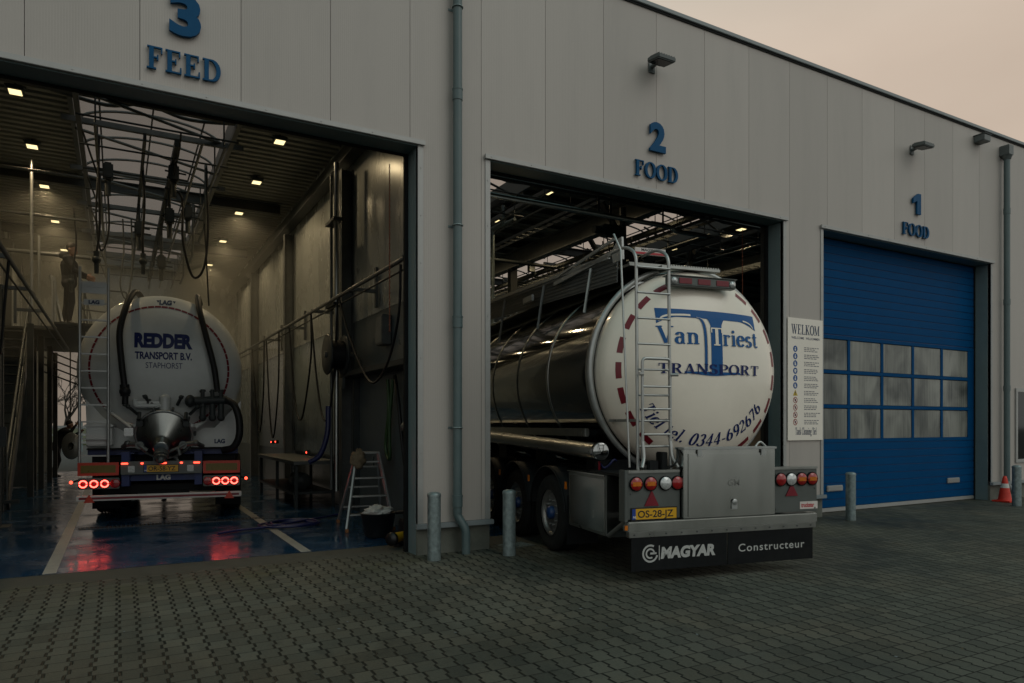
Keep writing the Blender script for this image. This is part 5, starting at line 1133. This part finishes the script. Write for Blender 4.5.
hanging_hose('wash_hose', 'dark hose arc low on the wall right of the stepladder', [(3.95, 1.2, 1.5), (3.9, 1.1, .9), (3.8, 1.3, .45), (3.6, 1.6, .35)], .025, group='loose wash hoses')
o = thing('floor_hose', 'blue-black hose lying in loops on the floor before the stepladder', 'hose', (2.6, 3.2, .02))
pts = []
for k in range(40): a = k * .42; pts.append((.42 * math.cos(a) * (1 + .12 * math.sin(a * .37)) - .2 + k * .004, .36 * math.sin(a) + .25, .012 + .0009 * k))
pts = [(.9, 1.1, .02), (.6, .9, .015)] + pts[::-1] + [(-.9, .0, .01), (-1.3, -.25, .01)]
MB().tube(spline(pts, 4), .018, 8).build('hose_line', 'hose_blue', o)
# wall valve, chain
o = thing('wall_duct', 'short grey pipe stub on the wall right of the stepladder', 'pipe', (4.0, 1.5, 1.62)); MB().cyl((-.02, -.45, 0), (-.02 - .1, .45, 0), .09).build('pipe', 'steel_mid', o); MB().box(-.08, -.05, -.2, -.002, .05, .2).build('bracket', 'steel_dark', o)
o = thing('door_chain', 'thin orange chain hanging inside the right jamb of the feed bay', 'chain', (3.15, .62, 2.9)); c_ = MB()
for k in range(62): 
    z = k * .036; c_.tube([(.008 * math.cos(a) * (k % 2 == 0), .008 * math.cos(a) * (k % 2), z + .02 * math.sin(a)) for a in [R(q) for q in range(0, 360, 60)]], .0045, 4, closed=True)
c_.build('links', 'chain_orange', o)
o = thing('door_chain', 'thin orange chain hanging inside the right jamb of the open food bay', 'chain', (9.72, .62, 2.2)); c_ = MB()
for k in range(82):
    z = k * .036; c_.tube([(.008 * math.cos(a) * (k % 2 == 0), .008 * math.cos(a) * (k % 2), z + .02 * math.sin(a)) for a in [R(q) for q in range(0, 360, 60)]], .0045, 4, closed=True)
c_.build('links', 'chain_orange', o)

# ------------------------------------------------------------------ stepladder, bucket and tools at the right of the feed bay
o = thing('stepladder', 'aluminium A-frame stepladder standing on the blue floor inside the feed bay', 'ladder', (3.30, 2.45, 0), R(-8))
fr = MB(); TZ = 1.20
F0, F1 = [(-.22, -.18, .05), (.50, -.18, .05)], [(.0, .25, TZ), (.34, .25, TZ)]
B0, B1 = [(-.20, .98, .05), (.52, .98, .05)], [(.0, .33, TZ), (.34, .33, TZ)]
for a, c in zip(F0, F1): MB().bar(a, c, .03, .065, .004).build('front_rail', 'alu', o)
for a, c in zip(B0, B1): MB().bar(a, c, .028, .05, .004).build('rear_rail', 'alu', o)
def lp(a, c, u): return Vector(a).lerp(Vector(c), u)
for u in (.18, .42, .66, .88): 
    a, c = lp(F0[0], F1[0], u), lp(F0[1], F1[1], u); MB().box(a.x + .012, a.y - .03, a.z - .012, c.x - .012, a.y + .06, a.z + .012, .003).build('tread', 'alu', o)
for u in (.2, .5, .8): MB().bar(lp(B0[0], B1[0], u), lp(B0[1], B1[1], u), .02, .025).build('rear_brace', 'alu', o)
MB().box(-.02, .22, TZ - .01, .36, .40, TZ + .02, .006).build('top_cap', 'alu', o)
for a in F0 + B0: MB().box(a[0] - .025, a[1] - .04, 0, a[0] + .025, a[1] + .04, .06, .008).build('foot', 'foot_brown', o)
o = thing('tan_rag', 'crumpled tan cloth hanging over the top of the stepladder', 'cloth', (3.33, 2.62, 1.10)); c_ = MB(); rng = random.Random(5)
def crumple(cx, cy_, cz_, rx, ry, rz, seg=18, rings=12, amp=.3):
    m_ = MB(); m_.sphere((cx, cy_, cz_), 1, seg, rings, (rx, ry, rz)); cache = {}
    nv = []
    for v in m_.v:
        key = (round(v[0], 4), round(v[1], 4), round(v[2], 4)); f = cache.setdefault(key, 1 + amp * (rng.random() - .5) * 2); nv.append((cx + (v[0] - cx) * f, cy_ + (v[1] - cy_) * f, cz_ + (v[2] - cz_) * f))
    m_.v = nv; return m_
crumple(0, .0, .0, .11, .09, .15).build('cloth', 'rag_tan', o)
o = thing('bucket', 'black bucket heaped with pale rags beside the stepladder', 'bucket', (3.36, 1.72, .0))
MB().lathe([(0, .005), (.19, .005), (.20, .02), (.25, .34), (.265, .345), (.265, .36), (.245, .36), (.235, .3)], 'Z', seg=30).build('pail', 'drum_black', o); MB().tube([(.26 * math.cos(R(a)), .1 * math.sin(R(a)) - .0, .33 + .06 * math.sin(R(a))) for a in range(0, 181, 15)], .006, 6).build('bail', 'steel_mid', o)
o = thing('rag_pile', 'heap of pale rags lying in the black bucket', 'cloth', (3.36, 1.72, .36)); crumple(0, 0, 0, .20, .20, .09, amp=.35).build('cloth', 'rag', o)
o = thing('power_tool', 'yellow and black power tool lying on the threshold by the bucket', 'tool', (3.36, .80, .0), R(35))
MB().cyl((-.16, 0, .12), (.10, 0, .13), .075, .06, 16).build('body', 'yellow', o); MB().lathe([(.0, 0), (.09, 0), (.09, .05), (0, .05)], 'X', (-.21, 0, .12), 18).cyl((.10, 0, .13), (.22, 0, .12), .035).box(-.1, -.06, .0, .08, .06, .05, .015).build('grip', 'drum_black', o); MB().tube(spline([(.22, 0, .12), (.32, .05, .03), (.42, -.08, .015), (.3, -.2, .012)], 6), .012, 6).build('cord', 'hose_black', o)
o = thing('tool_case', 'small dark case at the foot of the right jamb in the feed bay', 'box', (3.6, 1.0, 0)); MB().box(-.12, -.2, .01, .12, .2, .32, .02).build('body', 'drum_black', o); MB().tube(rnd_path([(0, -.09, .32), (0, -.09, .38), (0, .09, .38), (0, .09, .32)], .03), .012, 6).build('handle', 'steel_mid', o)
o = thing('drain_grate', 'long steel drain grate across the blue floor behind the silo trailer', 'grate', (0, 0, 0)); m_ = MB()
m_.box(-.55, 4.62, .0025, 2.25, 4.63, .012).box(-.55, 4.79, .0025, 2.25, 4.80, .012)
for k in range(47): m_.box(-.53 + .06 * k, 4.631, .0025, -.505 + .06 * k, 4.789, .012)
m_.build('bars', 'grate', o)

# ------------------------------------------------------------------ stairs and platform at the left of the feed bay
o = thing('steel_stairs', 'steep steel stairs rising along the left side of the feed bay', 'stairs', (0, 0, 0)); SA, SB = (8.3, 0), (12.4, 4.0)
for x in (-2.72, -1.86): MB().bar((x, 8.3, .1), (x, 12.4, 4.0), .05, .26).build('stringer', 'steel_dark', o)
for k in range(18): 
    u = (k + .5) / 18; MB().box(-2.69, 8.3 + 4.1 * u - .12, 4.0 * u, -1.89, 8.3 + 4.1 * u + .12, 4.0 * u + .035).build('tread', 'steel_dark', o)
for x in (-2.72, -1.86):
    MB().tube(rnd_path([(x, 8.2, .2), (x, 8.2, 1.1), (x, 12.4, 5.0), (x, 13.4, 5.0)], .1), .024, 8).tube([(x, 8.3, .65), (x, 12.4, 4.5)], .016, 8).build('handrail', 'steel_mid', o)
    for u in (.3, .6, .9): MB().tube([(x, 8.3 + 4.1 * u, 4 * u), (x, 8.3 + 4.1 * u, 4 * u + 1.0)], .018, 6).build('post', 'steel_mid', o)
o = thing('work_platform', 'high steel work platform beside the silo where the man stands', 'platform', (0, 0, 0))
MB().box(-2.78, 12.41, 4.0, -.72, 18.5, 4.05, .005).box(-1.3, 11.1, 4.0, -.50, 12.40, 4.05, .005).build('deck', 'steel_dark', o)
for y in (11.0, 13.6, 16.2, 18.3): MB().box(-1.80, y - .06, 0, -1.68, y + .06, 3.955).build('post', 'steel_dark', o)
for z in (4.5, 5.05): MB().tube(rnd_path([(-.75, 10.95, 4.05), (-.75, 10.95, z), (-.75, 12.0, z), (-.3, 12.2, z), (.2, 12.2, z), (.2, 12.2, 4.2)], .08), .022, 8).tube([(-.75, 12.6, z), (-.75, 18.4, z)], .022, 8).build('guard_rail', 'steel_mid', o)
for y in (12.6, 14.6, 16.6, 18.3): MB().tube([(-.75, y, 4.05), (-.75, y, 5.05)], .022, 8).build('guard_post', 'steel_mid', o)
for x, y, z in ((-1.28, 11.15, 5.0), (-1.66, 12.0, 6.2)): MB().tube([(x, y, 4.05), (x, y, z)], .03, 8).build('guard_post', 'alu', o)
MB().box(-1.35, 11.2, 4.06, -1.28, 11.3, 5.1).bar((-1.15, 11.2, 4.06), (-1.4, 11.6, 5.2), .05, .08).build('gate_frame', 'alu', o)
o = thing('steel_post', 'dark steel post with a control box standing left of the silo ladder', 'post', (-1.72, 5.6, 0))
MB().box(-.07, -.07, 0, .07, .07, 3.9, .004).box(-.2, -.2, 0, .2, .2, .02).build('upright', 'steel_dark', o); MB().box(-.14, -.16, 1.3, .16, -.075, 1.62, .01).cyl((.05, -.16, 1.5), (.05, -.22, 1.5), .03).build('control_box', 'steel_dark', o)
o = thing('steel_post', 'slim dark post with a low foot bar at the left of the feed bay', 'post', (-1.95, 8.0, 0)); MB().box(-.06, -.06, 0, .06, .06, 4.3, .004).build('upright', 'steel_dark', o); MB().box(-.5, -.03, .16, .3, .03, .22).tube([(-.4, 0, 0), (-.4, 0, .16)], .03, 8).build('foot_bar', 'steel_dark', o)
o = thing('screen_wall', 'dark splash screen standing left of the open rear doorway', 'screen', (-2.35, 14.2, 0)); MB().box(-.42, -.02, .02, .42, .02, 3.9, .004).build('sheet', 'wall_dark_in', o); MB().box(-.46, -.04, 0, -.421, .04, 3.93).box(.421, -.04, 0, .46, .04, 3.93).build('frame', 'steel_dark', o)
o = thing('lamp_pole', 'thin pale pole rising to the ceiling at the left of the feed bay', 'pole', (-1.55, 9.1, 4.0)); MB().tube([(0, 0, 0), (0, 0, 3.1)], .03, 8).build('tube', 'alu', o); MB().box(-.06, -.06, 0, .06, .06, .02).build('foot', 'alu', o)
for k, (z, y) in enumerate(((6.55, 8.0), (6.25, 10.2), (5.85, 12.3))):
    o = thing('cross_pipe', ['pale pipe crossing the left of the feed bay high under the lamps', 'pale pipe crossing the left of the feed bay below the second lamp', 'thick lagged pipe crossing the left of the feed bay near the man'][k], 'pipe', (-2.8, y, z), 0, 'pipes crossing the left of the feed bay'); MB().tube([(0, 0, 0), (2.2, 0, 0)], .03 + .02 * (k == 2), 8).build('pipe', 'steel_mid', o); MB().box(.0, -.06, -.06, .02, .06, .06).build('flange', 'steel_dark', o)
o = thing('lean_bar', 'bundle of thin dark rods fanning out by the rear doorway', 'rack', (-1.6, 16.5, 2.9)); m_ = MB()
for k in range(4): m_.tube([(-.35, 0, 1.0 - .22 * k), (.75, .3, .55 - .22 * k)], .022, 6)
for x in (-.1, .35): m_.tube([(x, .1, 1.0), (x, .1, -1.2)], .018, 6)
m_.build('rods', 'steel_dark', o)

# ------------------------------------------------------------------ pipes and tracks seen over the tanker in the open food bay
def bay_pipe(label, pts, r, mat='steel_mid', posts=()):
    o = thing('overhead_pipe', label, 'pipe', pts[0], 0, 'overhead pipes in the food bays'); b0 = Vector(pts[0])
    MB().tube([Vector(p) - b0 for p in rnd_path(pts, .1)], r, 10).build('pipe', mat, o)
    for p in posts: MB().tube([Vector(p) - b0, Vector((p[0], p[1], 7.3)) - b0], .02, 6).build('hanger', 'steel_dark', o)
bay_pipe('long pale pipe crossing just behind the lintel of the open food bay', [(4.3, 1.9, 5.42), (9.2, 1.9, 5.42), (9.3, 1.9, 5.36), (10.1, 1.9, 5.36)], .045, 'stainless_dull', [(5, 1.9, 5.4), (7.5, 1.9, 5.4), (9, 1.9, 5.4)])
bay_pipe('thin dark pipe above the pale pipe behind the open food bay lintel', [(4.3, 2.6, 6.0), (10.3, 2.6, 6.0)], .035, 'steel_dark', [(5.5, 2.6, 6), (8.5, 2.6, 6)])
bay_pipe('thin pipe third behind the lintel of the open food bay', [(4.4, 3.1, 6.2), (16, 3.1, 6.2)], .03, 'steel_mid', [(6.5, 3.1, 6.2), (12, 3.1, 6.2)])
bay_pipe('dark pipe far across the two food bays', [(4.6, 9.2, 6.3), (16, 9.2, 6.3)], .05, 'steel_dark', [(8, 9.2, 6.3), (13, 9.2, 6.3)])
bay_pipe('pale looped pipe dropping over the tanker roof', [(7.9, 6.2, 6.8), (7.9, 6.2, 6.4), (7.9, 7.2, 6.4), (7.9, 7.2, 4.1)], .04, 'galv', [])
bay_pipe('second pale looped pipe dropping over the tanker roof', [(8.15, 6.1, 6.5), (8.15, 7.2, 6.5), (8.15, 7.2, 4.1)], .04, 'galv', [])
bay_pipe('pale pipe falling near the left edge of the open food bay', [(6.4, 8.0, 6.1), (6.9, 8.0, 6.1), (6.9, 8.0, 3.6)], .035, 'galv', [])
for k, x in enumerate((5.55, 8.85, 11.3, 12.0, 16.0)):
    o = thing('cable_tray', f'long cable tray {["left of the open food bay skylight", "right of the open food bay skylight", "above the divide of the two food bays", "left of the shuttered bay skylight", "right of the shuttered bay skylight"][k]}', 'cable tray', (x, 1, 6.2 + .18 * (k % 2)), 0, 'cable trays in the food bays')
    m_ = MB().box(-.12, 0, 0, -.11, 19.5, .07).box(.11, 0, 0, .12, 19.5, .07)
    for j in range(65): m_.box(-.109, .1 + .3 * j, .0, .109, .13 + .3 * j, .012)
    m_.build('tray', 'steel_mid', o); h_ = MB()
    for j in range(7): h_.tube([(.0, .8 + 3 * j, .01), (.0, .8 + 3 * j, 1.1 - .18 * (k % 2))], .012, 6)
    h_.build('hanger', 'steel_dark', o)
for k, (x, y) in enumerate(((9.9, 4.2), (7.6, 9.0), (12.0, 7.4), (13.0, 12), (9.4, 12.0))):
    o = thing('roof_brace', ['diagonal steel brace high at the right of the open food bay', 'diagonal steel brace over the stainless tanker', 'diagonal steel brace under the left edge of the shuttered bay skylight', 'far diagonal brace under the shuttered bay skylight', 'diagonal brace deep over the open food bay'][k], 'brace', (x, y, 5.4), 0, 'diagonal braces in the food bays')
    MB().bar((-.9, 0, 1.5), (.9, .6, -.1), .12, .08).build('bar', 'steel_dark', o); MB().box(-.99, -.08, 1.4, -.78, .08, 1.62).build('end_plate', 'steel_mid', o)
for k, (x, y) in enumerate(((8.9, 3.4), (11.7, 6.2), (14.0, 6.5), (8.2, 10.5))):
    o = thing('hose_trolley', ['dark trolley motor hanging right behind the open food bay lintel', 'dark trolley motor hanging between the two food bays', 'dark trolley motor under the shuttered bay skylight', 'dark trolley motor deep over the stainless tanker'][k], 'trolley', (x, y, 5.55), 0, 'trolley motors in the food bays')
    MB().box(-.25, -.12, .0, .25, .12, .22, .03).cyl((-.25, 0, .1), (-.42, 0, .1), .08).build('motor', 'steel_dark', o); MB().tube([(0, 0, .22), (0, 0, 1.0)], .025, 8).tube(spline([(.2, 0, .05), (.3, .1, -.5), (.1, .1, -.9), (.0, .0, -.4), (-.1, 0, .02)], 6), .016, 6).build('hanger', 'hose_black', o)
o = thing('wall_column', 'dark column with a flared foot plate right of the tanker in the open food bay', 'column', (9.85, 4.2, 0)); MB().cyl((0, 0, 0), (0, 0, 6.5), .07).build('shaft', 'steel_dark', o); MB().cyl((0, 0, 2.9), (0, 0, 3.1), .2, .07).build('collar', 'steel_dark', o)

# ------------------------------------------------------------------ people
def person(label, loc, rz, J, parts, scale=1.0, hair_at=None, held=None):
    o = thing('person', label, 'person', loc, rz, None)
    m_ = MB()
    def limb(a, c, r0, r1):
        a, c = Vector(a), Vector(c); d = c - a; n_ = 8
        m_.tube([a + d * k / n_ for k in range(n_ + 1)], [r0 + (r1 - r0) * k / n_ for k in range(n_ + 1)], 12); m_.sphere(a, r0, 12, 8); m_.sphere(c, r1, 12, 8)
    def hand(w_, d, side):
        w_, d = Vector(w_), Vector(d).normalized(); s_ = d.cross(Vector((0, 1, .2))).normalized(); pn = w_ + d * .09
        limb(w_, pn, .032, .04)
        for q, L_ in ((-1.5, .065), (-.5, .08), (.5, .075), (1.5, .06)):
            b0 = pn + s_ * q * .021 + d * .02; b1 = b0 + d * L_ * .55; b2 = b1 + (d * .6 + Vector((0, -.5, -.4))) * L_ * .5; limb(b0, b1, .011, .0105); limb(b1, b2, .0105, .009)
        t0 = w_ + d * .03 + s_ * .035 * side; t1 = t0 + (d * .7 + s_ * side * .8) * .05; limb(t0, t1, .014, .011)
    j = J
    for a, c, r0, r1 in ((j['pel'], j['waist'], .155, .15), (j['waist'], j['chest'], .15, .175), (j['chest'], j['neckb'], .165, .085), (j['neckb'], j['neckt'], .062, .055)): limb(a, c, r0, r1)
    for s_ in 'lr':
        limb(j['neckb'], j['sh' + s_], .09, .085); limb(j['sh' + s_], j['el' + s_], .078, .058); limb(j['el' + s_], j['wr' + s_], .056, .036)
        hand(j['wr' + s_], Vector(j['wr' + s_]) - Vector(j['el' + s_]), 1 if s_ == 'l' else -1)
        limb(j['pel'], j['hi' + s_], .14, .11); limb(j['hi' + s_], j['kn' + s_], .105, .07); limb(j['kn' + s_], j['an' + s_], .068, .05)
        a = Vector(j['an' + s_]); f = Vector(j['face']); limb(a + Vector((0, 0, -.05)), a + f * .17 + Vector((0, 0, -.06)), .05, .04)
    H_ = Vector(j['head']); f = Vector(j['face']).normalized(); sd = f.cross(Vector((0, 0, 1))).normalized()
    m_.sphere(H_ + Vector((0, 0, .02)), .098, 18, 12, (1, 1, 1.18)); m_.sphere(H_ + f * .035 - Vector((0, 0, .06)), .068, 14, 10)
    limb(H_ + f * .095 + Vector((0, 0, .015)), H_ + f * .122 - Vector((0, 0, .02)), .012, .017)
    for q in (-1, 1): m_.sphere(H_ + sd * q * .098 - Vector((0, 0, .005)), .026, 8, 6); m_.sphere(H_ + f * .088 + sd * q * .035 + Vector((0, 0, .02)), .014, 8, 6)
    m_.sphere(H_ + f * .098 - Vector((0, 0, .055)), .018, 8, 6)
    b = m_.build('tmp', 'cloth_dark'); md = b.modifiers.new('r', 'REMESH'); md.mode = 'VOXEL'; md.voxel_size = .0085; sm = b.modifiers.new('s', 'SMOOTH'); sm.iterations = 3; sm.factor = .4
    bpy.context.view_layer.update(); me = bpy.data.meshes.new_from_object(b.evaluated_get(bpy.context.evaluated_depsgraph_get())); bpy.data.objects.remove(b)
    me.name = 'body'; me.materials.clear()
    for n_ in ('cloth_dark', 'cloth_trouser', 'skin', 'boot'): me.materials.append(MATS[n_])
    wz = Vector(j['pel']).z + .05
    for p in me.polygons:
        c = p.center; p.use_smooth = True; i = 0
        if c.z < .13: i = 3
        elif c.z < wz and (c - Vector(j['wrl'])).length > .2 and (c - Vector(j['wrr'])).length > .2: i = 1
        if (c - H_).length < .15: i = 2
        for s_ in 'lr':
            w_ = Vector(j['wr' + s_]); d = (w_ - Vector(j['el' + s_])).normalized()
            if (c - w_).length < .26 and (c - w_).dot(d) > 0: i = 2
        p.material_index = i
    bo = bpy.data.objects.new('body', me); COL.objects.link(bo); bo.parent = o
    hm = MB(); hm.sphere(H_ + Vector((0, 0, .045)) - f * .018, .108, 18, 10, (1, 1, 1.05)); hm.v = [v if v[2] > H_.z - .03 else (v[0], v[1], H_.z - .03) for v in hm.v]; hm.build('hair', 'hair', o)
    return o
J1 = dict(pel=(0, 0, .95), waist=(0, .02, 1.10), chest=(0, .0, 1.34), neckb=(0, -.03, 1.50), neckt=(.03, -.06, 1.58), head=(.06, -.09, 1.69), face=(.75, -.45, -.35),
          shl=(-.04, -.19, 1.46), shr=(-.02, .19, 1.46), ell=(.10, -.27, 1.20), elr=(.12, .25, 1.20), wrl=(.34, -.20, 1.12), wrr=(.34, .14, 1.12),
          hil=(0, -.10, .92), hir=(0, .10, .92), knl=(.05, -.11, .50), knr=(-.05, .12, .50), anl=(.0, -.12, .10), anr=(-.12, .13, .10))
p1 = person('man in a dark hooded jacket standing on the high platform beside the silo', (-1.02, 11.6, 4.05), 0, J1, None)
p1.scale = (1.08, 1.08, 1.06)
hd = MB(); hd.lathe([(.05, -.05), (.13, -.02), (.14, .05), (.10, .09)], 'Z', (-.06, 0, 1.53), 16).build('hood', 'cloth_dark', p1)
J2 = dict(pel=(0, 0, .98), waist=(.05, 0, 1.13), chest=(.17, 0, 1.36), neckb=(.26, 0, 1.50), neckt=(.31, 0, 1.56), head=(.37, 0, 1.65), face=(.9, 0, -.3),
          shl=(.22, -.19, 1.46), shr=(.22, .19, 1.46), ell=(.46, -.22, 1.42), elr=(.42, .22, 1.30), wrl=(.60, -.14, 1.66), wrr=(.62, .12, 1.42),
          hil=(-.02, -.10, .94), hir=(-.02, .10, .94), knl=(.10, -.12, .52), knr=(-.02, .12, .50), anl=(-.02, -.13, .10), anr=(-.18, .13, .10))
p2 = person('worker in dark rain clothes bending forward by the rear doorway left of the silo', (-1.72, 18.7, .002), R(-15), J2, None)
o = thing('hose_drum', 'pale oval lid held beside the worker at the rear doorway', 'lid', (-1.30, 18.2, .98), R(-12))
MB().lathe([(0, -.03), (.26, -.02), (.28, 0), (.26, .02), (0, .03)], 'Y', seg=28).build('disc', 'alu', o)
o.scale = (1, 1, 1.55)
MB().lathe([(.07, -.06), (.08, -.03), (.0, -.03)], 'Y', seg=18).build('hub', 'steel_dark', o)

# ------------------------------------------------------------------ yard beyond the rear doorway
def bare_tree(x, y, h, seed, label):
    rg = random.Random(seed); o = thing('bare_tree', label, 'tree', (x, y, -.03), 0, 'bare trees beyond the rear doorway'); tr, tw = MB(), MB()
    def grow(p, d, L_, r, lev):
        q = p + d * L_; mid = p + d * L_ * .5 + Vector((rg.uniform(-1, 1), rg.uniform(-1, 1), 0)) * L_ * .06
        (tr if lev < 2 else tw).tube([p, mid, q], [r, r * .85, r * .65], 6 if lev < 3 else 4, caps=False)
        if lev >= 5: return
        for k in range(3 if lev < 4 else 4):
            a = rg.uniform(0, 6.28); sp = rg.uniform(.35, .75); u = d.orthogonal().normalized(); v = d.cross(u); nd = (d + (u * math.cos(a) + v * math.sin(a)) * sp + Vector((0, 0, .12))).normalized()
            grow(p.lerp(q, rg.uniform(.6, 1)), nd, L_ * rg.uniform(.6, .8), r * .6, lev + 1)
    grow(Vector((0, 0, 0)), Vector((rg.uniform(-.06, .06), rg.uniform(-.06, .06), 1)).normalized(), h * .3, h * .018, 0)
    tr.build('trunk', 'bark', o); tw.build('crown', 'bark', o)
bare_tree(-5.2, 52, 6.5, 1, 'bare tree left of the rear doorway view'); bare_tree(-3.7, 58, 7.5, 2, 'bare tree in the middle of the rear doorway view'); bare_tree(-2.0, 55, 6, 4, 'bare tree right in the rear doorway view, next to the silo edge')
o = thing('yard_fence', 'pale rail fence across the yard beyond the rear doorway', 'fence', (-4, 44, -.03))
for k in range(9): MB().box(-8 + 2 * k - .05, -.05, 0, -8 + 2 * k + .05, .05, 1.9).build('post', 'galv', o)
for z in (.5, 1.0, 1.5): MB().box(-8, -.052, z, 8, -.08, z + .14).build('rail', 'alu', o)
structure(MB().box(-200, 60, -.2, 200, 300, .25).build('far_field', 'grass'))

# ------------------------------------------------------------------ fine wash mist hanging in the back of the feed bay
m = bpy.data.materials.new('mist'); m.use_nodes = True; MATS['mist'] = m; t = m.node_tree; t.nodes.clear()
o_ = t.nodes.new('ShaderNodeOutputMaterial'); v_ = t.nodes.new('ShaderNodeVolumePrincipled'); v_.inputs['Color'].default_value = (.9, .9, .82, 1); v_.inputs['Density'].default_value = .032; v_.inputs['Anisotropy'].default_value = .25
t.links.new(v_.outputs[0], o_.inputs['Volume'])
st_ = MB().box(-2.80, 9.2, 3.1, 3.64, 20.9, 7.12).build('steam', 'mist'); st_['kind'] = 'stuff'
cy.volume_bounces = 0; cy.volume_step_rate = 4

# ------------------------------------------------------------------ litter and a drain cover on the yard
rg = random.Random(11); surf('litter_grey', (.13, .15, .16), .7, var=.5, scale=40); surf('leaf_brown', (.10, .075, .035), .8, var=.4, scale=30)
lt, lf = MB(), MB()
for k in range(150):
    x, y = rg.uniform(-3.5, 9), rg.uniform(-6.6, -.1); a = rg.uniform(0, 6.28); l_, w_ = rg.uniform(.006, .02), rg.uniform(.004, .011); u = Vector((math.cos(a), math.sin(a), 0)); v = Vector((-u.y, u.x, 0)); c = Vector((x, y, .004))
    (lt if k % 3 else lf).add([c - u * l_, c - v * w_ + Vector((0, 0, .003)), c + u * l_ + Vector((0, 0, .004)), c + v * w_, c - Vector((0, 0, .003))], [(0, 1, 2, 3), (0, 1, 4), (1, 2, 4), (2, 3, 4), (3, 0, 4)])
tag(lt.build('grit', 'litter_grey'), kind='stuff'); tag(lf.build('fallen_leaves', 'leaf_brown'), kind='stuff')
o = thing('drain_cover', 'small flat metal drain cover in the yard before the stainless tanker wheels', 'drain cover', (4.75, .05, 0), R(6))
m_ = MB().box(-.22, -.16, .001, .22, .16, .012, .004).build('frame', 'concrete', o); m_ = MB()
for k in range(7): m_.box(-.18 + .055 * k, -.12, .0125, -.15 + .055 * k, .12, .018)
m_.build('slots', 'galv', o)
